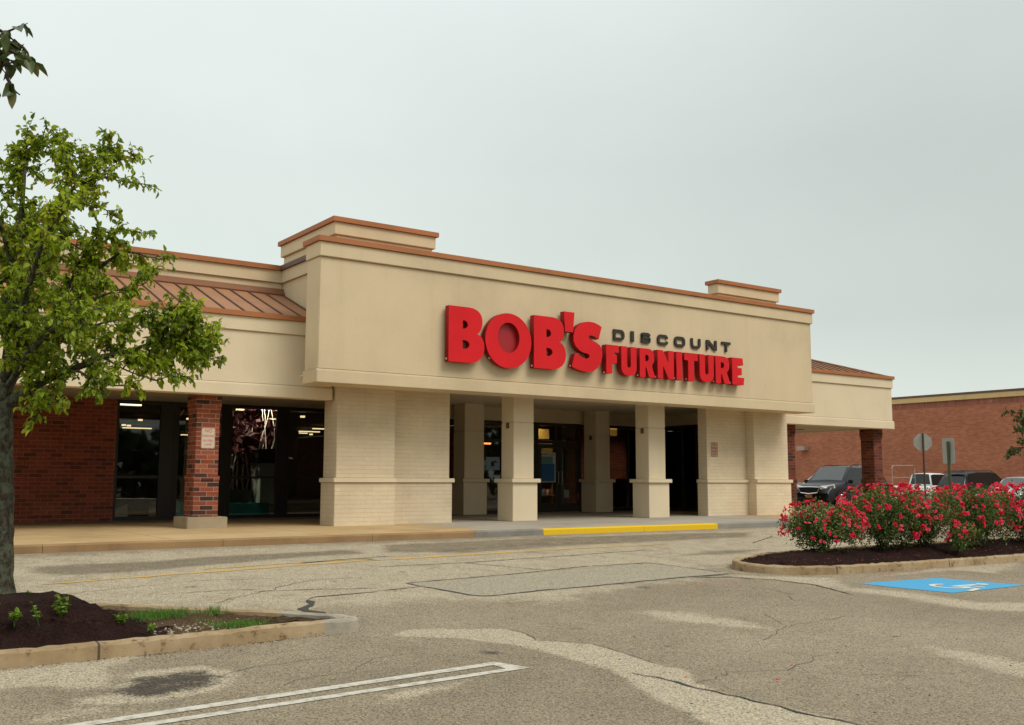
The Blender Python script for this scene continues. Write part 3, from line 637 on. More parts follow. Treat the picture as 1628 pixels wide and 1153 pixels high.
def kerb_seg(x0, x1, mat):
    m = MB(); prof = [(KY-.02, .3), (KY-.005, .575), (KY+.015, .598), (KY+.15, .602), (KY+.15, .3)][::-1]
    x = x0
    while x < x1-.01:
        xe = min(x+3.05, x1); m.prism_x(prof, x+.004, xe-.004); x = xe
    return tag(m.build('kerb', mat), kind='structure')
kerb_seg(-30, 12.1, M['kerb_tan']); kerb_seg(12.1, 13.93, M['kerb_grey']); kerb_seg(13.93, 19.52, M['kerb_yellow']); kerb_seg(19.52, 22.3, M['kerb_grey']); kerb_seg(22.3, 32.4, M['kerb_tan'])

# =================================================================== THE STORE
ST = thing('store_building', 'long tan stucco and red brick store with stepped parapets and a columned entrance', 'store', (0, 22, .6))
def P_(name, mb, mat, par=None, bevel=0): return mb.build(name, mat, par or ST, bevel=bevel)
# entrance fascia: wall, proud head and foot bands, metal coping
fw = MB(); fw.box(9.43, 26.38, 20.72, 21.43, 4.13, 6.66); fw.box(9.37+.02, 26.42, 20.66, 21.43, 6.663, 6.995)
fw.add([], []); fw.prism_x([(21.43, 3.82), (20.67, 3.82), (20.67, 4.10), (20.715, 4.127), (21.43, 4.127)], 9.385, 26.425)
fascia = P_('fascia_wall', fw, M['stucco'], bevel=.012)
c = MB(); c.box(9.34, 26.46, 20.61, 21.50, 7.0, 7.115)
for k in range(1, 6): c.box(9.37+k*3.05-.02, 9.37+k*3.05+.02, 20.606, 21.4, 6.999, 7.118)
P_('coping', c, M['coping'], fascia)
# upper storey box behind the fascia and its side walls
ub = MB(); ub.box(10.20, 25.75, 21.44, 29.0, 4.1, 6.74); ub.box(10.14, 25.81, 21.435, 29.0, 6.742, 7.06)
uw = P_('upper_wall', ub, M['stucco'])
P_('coping', MB().box(10.08, 25.87, 21.52, 29.0, 7.062, 7.185), M['brown_trim'], uw)
for (x0, x1, y1, hb) in ((10.05, 12.88, 24.67, 0), (22.88, 25.77, 21.88, -.02)):
    t = MB(); t.box(x0+.11, x1-.11, 21.47, y1-.1, 7.0, 7.40); t.box(x0+.04, x1-.04, 21.41, y1-.04, 7.402, 7.70)
    tw = P_('parapet_tower', t, M['stucco'], bevel=.01)
    P_('coping', MB().box(x0-.02, x1+.02, 21.35, y1+.02, 7.702, 7.815), M['coping'], tw)
# ceiling of the entrance recess
P_('soffit', MB().box(9.6, 26.3, 21.435, 27.4, 4.055, 4.095), M['soffit'])
P_('soffit', MB().box(9.6, 26.3, 21.36, 21.44, 3.825, 4.06), M['soffit'])

# walkway canopies left and right of the entrance
def canopy(x0, x1, name='canopy'):
    f = MB(); f.box(x0, x1, 22.035, 22.36, 3.84, 5.02)
    f.box(x0, x1+(.03 if x1 > 20 else 0), 21.985, 22.36, 5.022, 5.34); f.prism_x([(22.37, 3.55), (21.995, 3.55), (21.995, 3.81), (22.03, 3.837), (22.37, 3.837)], x0, x1+(.05 if x1 > 20 else 0))
    ca = P_(name, f, M['stucco_pale'], bevel=.01)
    P_('coping', MB().box(x0-.0, x1+(.07 if x1 > 20 else 0), 21.93, 22.40, 5.342, 5.455), M['coping'], ca)
    return ca
caL = canopy(-30, 10.41); caR = canopy(26.6, 32.5)
f = MB(); f.box(32.18, 32.5, 22.37, 26.2, 3.552, 5.34); P_('canopy_end', f, M['stucco_pale'], caR)
P_('coping', MB().box(32.1, 32.57, 22.41, 26.3, 5.343, 5.456), M['coping'], caR)
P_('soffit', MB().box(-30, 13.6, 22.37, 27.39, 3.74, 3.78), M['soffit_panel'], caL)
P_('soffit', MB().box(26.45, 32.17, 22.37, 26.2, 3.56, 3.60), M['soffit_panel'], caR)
P_('soffit_vent', MB().box(4.6, 5.2, 24.4, 24.55, 3.728, 3.742), M['black'], caL)
P_('soffit_vent', MB().box(29.6, 30.3, 24.2, 24.4, 3.548, 3.562), M['black'], caR)
# standing-seam roofs
def seam_roof(x0, x1, ye, ze, yr, zr, parent, hip=0):
    m = MB(); m.add([(x0, ye, ze), (x1, ye, ze), (x1-hip, yr, zr), (x0, yr, zr)], [(0, 1, 2, 3)])
    if hip: m.add([(x1, ye, ze), (x1, 2*yr-ye, ze), (x1-hip, yr, zr)], [(0, 1, 2)]); m.add([(x0, yr, zr), (x1-hip, yr, zr), (x1, 2*yr-ye, ze), (x0, 2*yr-ye, ze)], [(0, 1, 2, 3)])
    k = math.floor(x0/.46)+1; sl = math.hypot(yr-ye, zr-ze); dy, dz = (yr-ye)/sl, (zr-ze)/sl
    while k*.46 < x1:
        x = k*.46; ln = sl if x < x1-hip else sl*(x1-x)/hip
        a = (ye, ze); b = (ye+dy*ln, ze+dz*ln)
        o = len(m.v); w = .014
        m.add([(x-w, a[0], a[1]), (x+w, a[0], a[1]), (x+w, a[0]-dz*.035, a[1]+dy*.035), (x-w, a[0]-dz*.035, a[1]+dy*.035),
               (x-w, b[0], b[1]), (x+w, b[0], b[1]), (x+w, b[0]-dz*.035, b[1]+dy*.035), (x-w, b[0]-dz*.035, b[1]+dy*.035)],
              [(0, 1, 2, 3), (1, 5, 6, 2), (4, 7, 6, 5), (0, 3, 7, 4), (3, 2, 6, 7)], 1); k += 1
    if hip: m.tube([(x1, ye, ze+.02), (x1-hip, yr, zr+.03)], .03, 6)
    return P_('metal_roof', m, [M['metal_roof'], M['brown_trim']], parent)
seam_roof(-30, 10.19, 22.1, 5.44, 24.66, 6.44, caL)
seam_roof(26.4, 32.45, 22.1, 5.44, 24.2, 6.18, caR, 2.3)
# parapet standing back behind the left canopy
pp = MB(); pp.box(-30, 10.19, 24.70, 25.1, 5.0, 6.74); pp.box(-30, 10.195, 24.64, 25.1, 6.742, 7.06)
pw = P_('rear_parapet', pp, M['stucco'], bevel=.008)
P_('coping', MB().box(-30, 10.2, 24.58, 25.2, 7.062, 7.185), M['coping'], pw)
P_('flashing', MB().prism_x([(24.52, 6.38), (24.50, 6.42), (24.62, 6.58), (24.69, 6.58), (24.69, 6.38)], -30, 10.19), M['brown_coping'], pw)
P_('roof', MB().box(-30, 26.4, 25.11, 75, 6.3, 6.4), M['concrete_grey'])

# piers of painted brick with a projecting band
def pier(outer, inner, side):
    m = MB(); mb2 = MB()
    def block(x0, x1, y0, y1, l, r):
        m.box(x0-(.035 if l else 0), x1+(.035 if r else 0), y0-.035, y1, .58, 1.615); m.box(x0+(.02 if l else 0), x1-(.02 if r else 0), y0+.02, y1, 1.725, 4.05)
        mb2.box(x0-(.085 if l else 0), x1+(.085 if r else 0), y0-.085, y1, 1.617, 1.723)
    if side < 0:
        block(outer[0], outer[1], 21.83, 22.55, 1, 0); block(inner[0], inner[1], 22.16, 22.552, 0, 1)
    else:
        block(outer[0], outer[1], 21.83, 22.55, 0, 1); block(inner[0], inner[1], 22.16, 22.552, 1, 0)
    p = P_('pier', m, M['painted_brick'], bevel=.008); P_('sill_band', mb2, M['stucco_pale'], p, bevel=.012)
pier((10.45, 12.02), (12.022, 13.80), -1); pier((24.87, 26.50), (23.08, 24.868), 1)
P_('side_wall', MB().box(13.4, 13.62, 22.56, 27.38, .6, 4.05), M['stucco_pale'])
P_('side_wall', MB().box(26.13, 26.45, 27.4, 60.2, .6, 4.3), M['red_brick_wall'])
P_('side_wall', MB().box(26.10, 26.45, 22.56, 27.4, 3.66, 4.056), M['stucco'])
P_('side_wall', MB().box(26.1, 26.45, 21.45, 40, 4.1, 6.35), M['stucco'])
# square stucco columns
def column(x0, x1, y0, y1):
    m = MB(); m.box(x0, x1, y0, y1, .59, 1.615); m.box(x0+.07, x1-.07, y0+.07, y1-.07, 1.725, 3.20); m.box(x0+.085, x1-.085, y0+.085, y1-.085, 3.199, 3.222); m.box(x0+.07, x1-.07, y0+.07, y1-.07, 3.22, 4.056)
    o = P_('column', m, M['stucco_pale'], bevel=.006)
    P_('sill_band', MB().box(x0-.07, x1+.07, y0-.07, y1+.07, 1.617, 1.723), M['stucco_pale'], o, bevel=.012)
    P_('column_base', MB().box(x0-.004, x1+.004, y0-.004, y1+.004, .57, .625), M['concrete_grey'], o)
column(15.52, 16.32, 21.83, 22.53); column(20.34, 21.14, 21.83, 22.53)
column(17.0, 17.86, 26.52, 27.30); column(22.29, 23.04, 26.52, 27.30)
# red brick columns of the canopies, on concrete plinths
def brick_column(x0, y0, w=.56, d=.62, top=3.75, plinth=True, mat='red_brick'):
    m = MB(); z0 = .86
    m.box(x0, x0+w, y0, y0+d, z0, 1.66); m.box(x0-.012, x0+w+.012, y0-.012, y0+d+.012, 1.66, 1.762); m.box(x0+.02, x0+w-.02, y0+.02, y0+d-.02, 1.762, 3.20)
    m.box(x0+.005, x0+w-.005, y0+.005, y0+d-.005, 3.20, 3.30); m.box(x0-.008, x0+w+.008, y0-.008, y0+d+.008, 3.30, 3.40); m.box(x0-.006, x0+w+.006, y0-.006, y0+d+.006, 3.40, top)
    o = P_('brick_column', m, M[mat])
    if plinth: P_('plinth', MB().box(x0-.17, x0+w+.17, y0-.17, y0+d+.17, .56, .86), M['concrete'], o, bevel=.015)
brick_column(7.33, 22.42); brick_column(.9, 22.42); brick_column(31.88, 22.42, .52, .58, 3.57, mat='shaded_brick'); brick_column(27.08, 22.42, .50, .62, 3.57, mat='shaded_brick')
# left bay: brick wall and glazing
P_('brick_wall', MB().box(-30, 6.90, 27.40, 27.75, .6, 3.74), M['red_brick_wall'])
P_('header_wall', MB().box(13.62, 26.1, 27.41, 27.7, 3.62, 4.056), M['stucco'])
def glazing(name, x0, x1, z0, z1, mull, bars, solids=()):
    """a storefront window: frame with uprights and rails, then one pane per opening"""
    Y0, Y1 = 27.42, 27.52
    f = MB(); f.box(x0, x1, Y0, Y1, z0, z0+.10); f.box(x0, x1, Y0, Y1, z1-.09, z1)
    ups = [x0+.03]+list(mull)+[x1-.03]
    for x in ups: f.box(x-.035, x+.035, Y0-.006, Y1+.006, z0+.002, z1-.002)
    for b in bars: f.box(x0+.004, x1-.004, Y0+.004, Y1-.004, b-.035, b+.035)
    for a, b in solids: f.box(a, b, Y0+.008, Y1-.008, z0+.004, z1-.004)
    w = P_(name, f, M['frame'])
    for a, b in zip(ups[:-1], ups[1:]):
        if any(s0 <= (a+b)/2 <= s1 for s0, s1 in solids): continue
        zs = [z0+.1]+list(bars)+[z1-.09]
        for c_, d_ in zip(zs[:-1], zs[1:]):
            P_('pane', MB().box(a+.036, b-.036, 27.468, 27.474, c_+.036, d_-.036), M['glass'], w)
    return w
glazing('window', 6.90, 8.45, .62, 3.735, [8.06], [1.74], [(8.06, 8.45)])
glazing('window', 8.452, 9.90, .62, 3.735, [9.72], [1.74], [(9.72, 9.90)])
glazing('window', 9.902, 11.58, .62, 3.735, [11.32], [1.74], [(11.32, 11.58)])
glazing('window', 11.582, 13.40, .62, 3.735, [], [1.74])
glazing('window', 13.62, 16.9, .62, 3.615, [15.2], [])
glazing('window', 17.9, 20.48, .62, 3.615, [19.2], [2.97])
glazing('transom_window', 20.482, 22.36, 2.92, 3.615, [21.30], [])
glazing('window', 23.0, 26.1, .62, 3.615, [24.6, 25.35], [])
fl = MB(); fl.box(26.12, 26.22, 22.56, 27.40, .62, .72); fl.box(26.12, 26.22, 22.56, 27.40, 3.58, 3.655)
for yy in (22.6, 24.1, 25.6, 26.3, 27.36): fl.box(26.114, 26.226, yy-.035, yy+.035, .622, 3.653)
flank = P_('flank_window', fl, M['frame'])
for a, b in ((22.635, 24.065), (24.135, 25.565), (25.635, 26.265), (26.335, 27.325)): P_('pane', MB().box(26.168, 26.174, a, b, .721, 3.579), M['glass'], flank)
P_('side_wall', MB().box(26.40, 26.45, 22.56, 27.4, .6, 3.655), M['interior'])
def door(x0, x1, hinge):
    d = MB(); Y0, Y1 = 27.40, 27.46
    d.box(x0, x0+.13, Y0, Y1, .64, 2.9); d.box(x1-.13, x1, Y0, Y1, .64, 2.9); d.box(x0+.13, x1-.13, Y0+.001, Y1, 2.76, 2.9); d.box(x0+.13, x1-.13, Y0+.001, Y1, .64, .92)
    o = P_('door', d, M['frame'])
    P_('pane', MB().box(x0+.131, x1-.131, 27.425, 27.431, .921, 2.759), M['glass'], o)
    hx = x1-.065 if hinge < 0 else x0+.065
    P_('handle', MB().tube([(hx, Y0-.005, 1.55), (hx, Y0-.06, 1.58), (hx, Y0-.06, 1.95), (hx, Y0-.005, 1.98)], .013, 6), M['steel'], o)
door(20.52, 21.40, -1); door(21.42, 22.30, 1)
P_('door_jamb', MB().box(20.482, 20.518, 27.39, 27.5, .62, 2.918), M['frame']); P_('door_jamb', MB().box(22.304, 22.36, 27.39, 27.5, .62, 2.918), M['frame'])
# dim sales floor behind the glass
it = MB(); it.box(-10, 26.1, 27.53, 60, .625, .635); P_('sales_floor', it, M['interior_floor'])
P_('interior_wall', MB().box(-10, 26.1, 60, 60.2, .63, 4.4), M['interior']); P_('interior_wall', MB().box(-10, -9.8, 27.8, 60, .63, 4.4), M['interior'])
P_('interior_ceiling', MB().box(-10, 26.1, 27.76, 60.2, 4.3, 4.36), M['interior'])
P_('bulkhead', MB().box(-10, 13.6, 27.76, 27.8, 3.74, 4.36), M['interior'])
for x, y, ln in [(9.09, 34.75, .55), (13.64, 50.4, .9), (18.0, 56.4, .5), (12.89, 34.8, .36), (20.0, 57.5, .7), (16.13, 39.27, .42), (17.5, 44.5, .2), (22.16, 50.3, .3), (21.7, 48.5, .75), (24.4, 58.5, .5), (20.9, 45.5, .5), (23.6, 44.0, .5)]:
    P_('ceiling_light', MB().box(x-ln*.75, x+ln*.75, y-.06, y+.06, 4.10, 4.15), M['tube'])
for x, y in [(12.37, 47.9), (11.86, 43.4), (12.7, 48.3), (13.2, 41.3), (16.3, 37.1), (23.1, 51.4), (11.2, 52), (21.9, 52), (17.2, 50)]:
    P_('spot_light', MB().tube([(x, y, 4.16), (x, y, 4.09)], .10, 8), M['tube'])
P_('camera_dome', MB().tube([(18.9, 26.4, 4.055), (18.9, 26.4, 4.0), (18.9, 26.4, 3.965)], [.08, .07, .03], 10), M['black'])
for x, y in ((16.32-.07, 22.1), (15.59, 22.1), (21.07, 22.1), (20.41, 22.1), (17.79, 26.8), (22.36, 26.8)):
    P_('rain_bracket', MB().box(x-.02, x+.03, y, y+.12, 3.05, 3.2), M['brown_trim'])
for x, y, e_ in ((9.6, 28.5, 9), (11.3, 28.45, 9), (13.0, 29.2, 7), (7.6, 29.4, 3), (21.4, 29.5, 9), (24.5, 29.5, 6), (12.0, 36.0, 14), (20.5, 36.0, 14), (16.5, 45.0, 16), (23.5, 45.0, 14), (8.5, 35.0, 10)):      # added spotlights that brighten the window displays and the sales floor
    ld = bpy.data.lights.new('added_interior_spot', 'SPOT'); ld.energy = e_*26; ld.spot_size = R(120); ld.spot_blend = .8; ld.color = (1, .88, .70); ld.shadow_soft_size = .06
    lo = bpy.data.objects.new('added_interior_spot', ld); COL.objects.link(lo); lo.location = Vector((x, y-.6, 4.05))-Vector(ST.location); lo.parent = ST; lo.rotation_euler = (R(22), 0, 0)
    P_('spot_light', MB().tube([(x, y-.6, 4.16), (x, y-.6, 4.09)], .05, 8), M['tube'])  # glowing fixture added with each of these lamps
P_('neon_tube', MB().tube([(18.9, 30, 2.97), (20.35, 30, 2.97)], .03, 8), M['warm_tube'])
P_('backlit_panel', MB().box(21.6, 22.2, 29.0, 29.05, 3.15, 3.5), M['amber'])
P_('backlit_panel', MB().box(24.42, 24.72, 28.2, 28.25, 3.3, 3.6), M['amber'])
P_('display_wall', MB().box(22.9, 23.9, 31.0, 31.05, .64, 3.2), dirty('mustard_wall', (.40, .25, .05), .2, .8, .9, 30, 0))
for zz in (1.1, 1.6, 2.1): P_('display_shelf', MB().box(22.7, 23.9, 30.6, 30.99, zz, zz+.04), M['interior'])
rs_ = random.Random(12)
for q in range(14):
    xx, zz = 22.8+rs_.random()*1.0, (1.14, 1.64, 2.14)[q % 3]; hh_ = rs_.uniform(.12, .34)
    P_('ornament', MB().tube([(xx, 30.8, zz), (xx, 30.8, zz+hh_*.5), (xx, 30.8, zz+hh_)], [.05, .07, .025], 8), flat('ornament', rs_.choice([(.5, .45, .4), (.3, .06, .04), (.15, .2, .22), (.45, .3, .1)]), .4))
P_('door_notice', MB().box(21.62, 21.84, 27.415, 27.419, 1.1, 1.36), flat('door_notice', (.20, .22, .22), .6))
P_('red_sticker', MB().box(22.2, 22.24, 27.385, 27.389, 1.05, 1.25), flat('red_sticker', (.5, .05, .04), .6))
P_('green_return', MB().box(22.20, 22.34, 28.2, 28.25, .64, 3.6), flat('mint_frame', (.16, .27, .22), .6))
for xx, zz, hh_ in ((24.0, .64, .9), (24.9, .64, 1.1), (25.5, .64, .8)):     # chairs and tables of the sales floor
    P_('showroom_chest', MB().box(xx, xx+.75, 28.6, 29.2, zz, zz+hh_), dirty('walnut', (.16, .075, .035), .25, .5, 2, 30, 0), bevel=.015)

# =================================================================== SHOP SIGN
SG = thing('store_sign', "big red BOB'S and FURNITURE channel letters with black DISCOUNT on the tan fascia", 'sign', (13, 20.7, 4.5))
WALL = 20.715
def sc(pl, x, z, w, h): return [(x+u*w, z+v*h) for u, v in pl]
Bo = [(0, 0), (.55, 0)]+bez((.55, 0), (.86, 0), (1, .14), (1, .29))+bez((1, .29), (1, .42), (.93, .5), (.80, .53))+bez((.80, .53), (.90, .58), (.94, .66), (.94, .76))+bez((.94, .76), (.94, .93), (.78, 1), (.52, 1))+[(.52, 1), (0, 1)]
Bh1 = [(.385, .607), (.43, .607)]+bez((.43, .607), (.56, .615), (.57, .745), (.43, .755))+[(.43, .755), (.385, .755)]
Bh2 = [(.385, .246), (.45, .246)]+bez((.45, .246), (.62, .26), (.62, .39), (.45, .402))+[(.45, .402), (.385, .402)]
def ell(cx, cz, rx, rz, n=48): return [(cx+rx*math.cos(2*math.pi*k/n), cz+rz*math.sin(2*math.pi*k/n)) for k in range(n)]
Sx = [(17.457, 5.739), (17.348, 5.402), (17.19, 5.47), (17.05, 5.486), (17.0, 5.433), (17.059, 5.368), (17.242, 5.322), (17.399, 5.243), (17.464, 5.125), (17.476, 4.983), (17.434, 4.797), (17.314, 4.637), (17.156, 4.535), (16.974, 4.498), (16.768, 4.521), (16.564, 4.567), (16.432, 4.618), (16.54, 4.965), (16.63, 4.981), (16.719, 4.908), (16.822, 4.865), (16.925, 4.852), (17.016, 4.889), (17.034, 4.941), (16.978, 4.987), (16.823, 5.006), (16.694, 5.056), (16.567, 5.157), (16.497, 5.291), (16.492, 5.431), (16.544, 5.597), (16.673, 5.729), (16.841, 5.815), (17.016, 5.846), (17.194, 5.838), (17.351, 5.791)]
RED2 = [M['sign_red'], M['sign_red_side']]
def letter(polys, depth, mats, clip=None, stand=.06):
    me = shape2d(polys, depth); o = put(me, 'letter', mats, SG, (0, WALL-stand-depth/2, 0))
    if clip: MB().box(clip[0]-.02, clip[0]+.02, WALL-stand-depth*.62, WALL-stand-depth*.5, clip[1]-.02, clip[1]+.02).build('clip', M['clip'], o)
    return o
D1 = .165
letter([sc(p, 12.675, 4.49, 1.03, 1.355) for p in (Bo, Bh1, Bh2)], D1, RED2, (12.665, 4.56))
MBo = letter([ell(14.43, 5.125, .70, .69), ell(14.43, 5.20, .33, .38)], D1, RED2, (13.9, 4.66))
put(shape2d([ell(14.43, 5.20, .36, .41)], .02), 'inner_panel', M['sign_deep_red'], MBo, (0, WALL-.09, 0))
letter([sc(p, 15.21, 4.50, 1.03, 1.35) for p in (Bo, Bh1, Bh2)], D1, RED2, (15.20, 4.56))
letter([[(16.214, 5.511), (16.48, 5.511), (16.53, 6.04), (16.18, 6.04)]], D1, RED2)
letter([Sx], D1, RED2, (16.44, 4.64))
F_ = [(0, 0), (.48, 0), (.48, .37), (.86, .37), (.86, .65), (.62, .65), (.62, .74), (1, .74), (1, 1), (0, 1)]
U_ = [(0, 1), (0, .32)]+bez((0, .32), (0, .08), (.2, 0), (.5, 0))+bez((.5, 0), (.8, 0), (1, .08), (1, .32))+[(1, .32), (1, 1), (.62, 1), (.62, .38)]+bez((.62, .38), (.62, .24), (.38, .24), (.38, .38))+[(.38, .38), (.38, 1)]
R_ = [(0, 0), (.37, 0), (.37, .34), (.42, .34), (.61, 0), (1.02, 0), (.78, .42)]+bez((.78, .42), (.95, .52), (.96, .60), (.96, .68))+bez((.96, .68), (.96, .93), (.8, 1), (.5, 1))+[(.5, 1), (0, 1)]
Rh = [(.37, .56), (.48, .56)]+bez((.48, .56), (.64, .58), (.64, .76), (.48, .78))+[(.48, .78), (.37, .78)]
N_ = [(0, 0), (.33, 0), (.33, .46), (.67, 0), (1, 0), (1, 1), (.67, 1), (.67, .54), (.33, 1), (0, 1)]
I_ = [(0, 0), (1, 0), (1, 1), (0, 1)]
T_ = [(.28, 0), (.72, 0), (.72, .73), (1, .73), (1, 1), (0, 1), (0, .73), (.28, .73)]
E_ = [(0, 0), (.94, 0), (1, .27), (.46, .27), (.46, .37), (.80, .37), (.80, .63), (.46, .63), (.46, .74), (.94, .74), (.89, 1), (0, 1)]
D2 = .185
for g_, x0, x1 in (([F_], 17.59, 18.03), ([U_], 18.125, 18.675), ([R_, Rh], 18.79, 19.35), ([N_], 19.455, 20.075), ([I_], 20.175, 20.40), ([T_], 20.485, 21.02), ([U_], 21.09, 21.67), ([R_, Rh], 21.74, 22.34), ([E_], 22.435, 22.95)):
    letter([sc(p, x0, 4.49 if g_[0] is not F_ else 4.52, x1-x0, .795 if g_[0] is not F_ else .765) for p in g_], D2, RED2, (x0-.008 if g_[0] not in (U_, T_) else x0+(.05 if g_[0] is U_ else .15), 4.54 if g_[0] is not U_ else 4.62))
# DISCOUNT: broad rounded strokes
def stroke(pl, t):
    P = np.array(pl, float); n = len(P); Lf, Rt = [], []
    for i in range(n):
        d0 = P[i]-P[i-1] if i > 0 else P[1]-P[0]; d1 = P[i+1]-P[i] if i < n-1 else d0
        d0 = d0/np.linalg.norm(d0); d1 = d1/np.linalg.norm(d1); b_ = d0+d1; b_ /= np.linalg.norm(b_); nn = np.array([-b_[1], b_[0]]); k = t/2/max(.5, abs(nn@np.array([-d0[1], d0[0]])))
        Lf.append(tuple(P[i]+nn*k)); Rt.append(tuple(P[i]-nn*k))
    return Lf+Rt[::-1]
def arcp(cx, cz, r, a0, a1, n=5): return [(cx+r*math.cos(R(a0+(a1-a0)*i/n)), cz+r*math.sin(R(a0+(a1-a0)*i/n))) for i in range(n+1)]
zb, hh, th = 5.466, .295, .078
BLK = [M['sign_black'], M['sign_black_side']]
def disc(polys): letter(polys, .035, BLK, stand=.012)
x = 18.03; w = .40
disc([[(x, zb), (x+w-.13, zb)]+arcp(x+w-.13, zb+.13, .13, -90, 0)+arcp(x+w-.13, zb+hh-.13, .13, 0, 90)+[(x, zb+hh)], [(x+th, zb+th), (x+w-.15, zb+th)]+arcp(x+w-.145, zb+.145, .067, -90, 0)+arcp(x+w-.145, zb+hh-.145, .067, 0, 90)+[(x+th, zb+hh-th)]])
disc([[(18.665, zb), (18.775, zb), (18.775, zb+hh), (18.665, zb+hh)]])
def S_stroke(x, w):
    h2 = th/2; r = .07; l, rr, b, t = x+h2, x+w-h2, zb+h2, zb+hh-h2; m = zb+hh/2
    return [(rr, t-.055)]+arcp(rr-r, t-r, r, 20, 90)+arcp(l+r, t-r, r, 90, 180)+arcp(l+.055, m+.055, .055, 180, 270)+arcp(rr-.055, m-.055, .055, 90, 0)+arcp(rr-r, b+r, r, 0, -90)+arcp(l+r, b+r, r, -90, -160)+[(l, b+.055)]
disc([stroke(S_stroke(19.026, .375), th)])
def C_stroke(x, w):
    h2 = th/2; r = .08; l, rr, b, t = x+h2, x+w-h2, zb+h2, zb+hh-h2
    return [(rr, t-.07)]+arcp(rr-.06, t-.06, .06, 10, 90)+arcp(l+r, t-r, r, 90, 180)+arcp(l+r, b+r, r, 180, 270)+arcp(rr-.06, b+.06, .06, 270, 350)+[(rr, b+.07)]
disc([stroke(C_stroke(19.66, .40), th)])
disc([rrect(20.317, zb, 20.737, zb+hh, .12), rrect(20.317+th, zb+th, 20.737-th, zb+hh-th, .05)])
x = 20.976; w = .385; h2 = th/2
disc([stroke([(x+h2, zb+hh)]+arcp(x+h2+.09, zb+h2+.09, .09, 180, 270)+arcp(x+w-h2-.09, zb+h2+.09, .09, 270, 360)+[(x+w-h2, zb+hh)], th)])
x = 21.60; w = .43
disc([sc([(0, 0), (.19, 0), (.19, .66), (.74, 0), (1, 0), (1, 1), (.81, 1), (.81, .34), (.26, 1), (0, 1)], x, zb, w, hh)])
x = 22.24; w = .375
disc([sc([(.39, 0), (.61, 0), (.61, .74), (1, .74), (1, 1), (0, 1), (0, .74), (.39, .74)], x, zb, w, hh)])

# small regulatory signs
def plate_sign(label, x, z, y, grey):
    t = thing('no_parking_sign', label, 'sign', (x, y, z))
    put(shape2d([rrect(-.152, -.228, .152, .228, .03)], .004), 'plate', flat('sign_plate', grey, .5, .4), t, (x, y, z))
    red = flat('faded_red_lettering', (.55, .13, .08) if grey[2] > .35 else (.33, .045, .04), .6, .3)
    put(shape2d([rrect(-.143, -.219, .143, .219, .024), rrect(-.136, -.212, .136, .212, .02)], .001), 'border', red, t, (x, y-.0028, z))
    for s_, dz, size, sx, mat in (('NO', .155, .105, 1.0, red), ('PARKING', .045, .085, .74, red), ('IN FIRE', -.06, .082, .86, red), ('LANE', -.145, .075, .9, red)):
        put(textmesh(s_, size, .001, sx, .001), 'lettering', mat, t, (x, y-.003, z+dz))
plate_sign('faded pale no parking sign mounted on the red brick column', 7.62, 2.595, 22.435, (.60, .53, .42))
plate_sign('small pinkish no parking sign mounted on the painted brick pier right of the entrance', 23.42, 2.64, 22.17, (.47, .33, .25))

# things in the windows
t = thing('door_poster', 'blue poster with a white border and red heading taped inside the left entrance door', 'poster', (20.92, 27.44, 2.2))
put(shape2d([[(-.34, -.5), (.34, -.5), (.34, .5), (-.34, .5)]], .003), 'sheet', flat('poster_white', (.42, .45, .46), .6), t, (20.95, 27.419, 2.12))
put(shape2d([[(-.30, -.47), (.27, -.47), (.27, .12), (-.30, .12)]], .001), 'blue_panel', flat('poster_blue', (.012, .10, .26), .5), t, (20.95, 27.416, 2.12))
put(shape2d([[(-.30, .125), (.20, .125), (.20, .36), (-.30, .36)]], .001), 'teal_panel', flat('poster_teal', (.10, .22, .23), .5), t, (20.95, 27.416, 2.12))
put(textmesh("BOB'S", .10, .001, 1.1, .002), 'heading', flat('poster_red', (.5, .03, .03), .6), t, (20.80, 27.416, 2.55))
put(shape2d([[(0, -.012), (.26, -.012), (.26, .012), (0, .012)]], .001), 'heading_line', flat('poster_red2', (.4, .12, .1), .6), t, (20.98, 27.416, 2.54))
t = thing('window_notice', 'small pale blue notice in the narrow window left of the front stucco column', 'notice', (18.75, 27.4, 2.3))
put(shape2d([[(-.27, -.21), (.27, -.21), (.27, .21), (-.27, .21)]], .003), 'sheet', flat('notice_blue', (.23, .33, .42), .6), t, (18.72, 27.458, 2.22))
put(shape2d([[(-.12, -.10), (.0, -.12), (.02, .02), (.13, .0), (.13, .04), (.05, .07), (-.05, .05), (-.12, .03)]], .001), 'figure', M['black'], t, (18.76, 27.455, 2.24))
t = thing('display_plinth', 'teal and pale grey display platform behind the glass right of the brick column', 'platform', (10.6, 28.6, .63))
box('platform', flat('teal_paint', (.05, .42, .44), .6), t, 9.2, 11.35, 28.0, 29.6, .636, 1.02, .01)
box('stand', flat('pale_paint', (.55, .64, .60), .6), t, 11.0, 11.6, 27.85, 28.5, 1.022, 2.15, .01)
box('planter', flat('dark_planter', (.03, .035, .035), .6), t, 10.9, 11.75, 27.8, 28.6, 2.152, 2.55, .01)
box('bench', flat('dark_bench', (.045, .05, .05), .6), t, 9.75, 10.9, 28.15, 29.3, 1.022, 1.38, .01)
rr = random.Random(4)
t = thing('branch_arrangement', 'white birch branches with dark red foliage standing in the window display', 'decoration', (10.5, 28.4, 1.38))
br = MB()
for k in range(11):
    x = 9.7+k*.13; y = 28.3+rr.random()*.5; pts = [(x, y, 1.40)]
    for i in range(6): x += rr.uniform(-.06, .07); pts.append((x, y, 1.40+(i+1)*.33))
    br.tube(pts, [.022, .02, .018, .016, .013, .01, .006], 5)
for k in range(5):
    x = 11.1+k*.1; y = 28.0+rr.random()*.3; pts = [(x, y, 2.5)]
    for i in range(4): x += rr.uniform(-.07, .1); pts.append((x, y, 2.5+(i+1)*.33))
    br.tube(pts, [.02, .018, .014, .01, .006], 5)
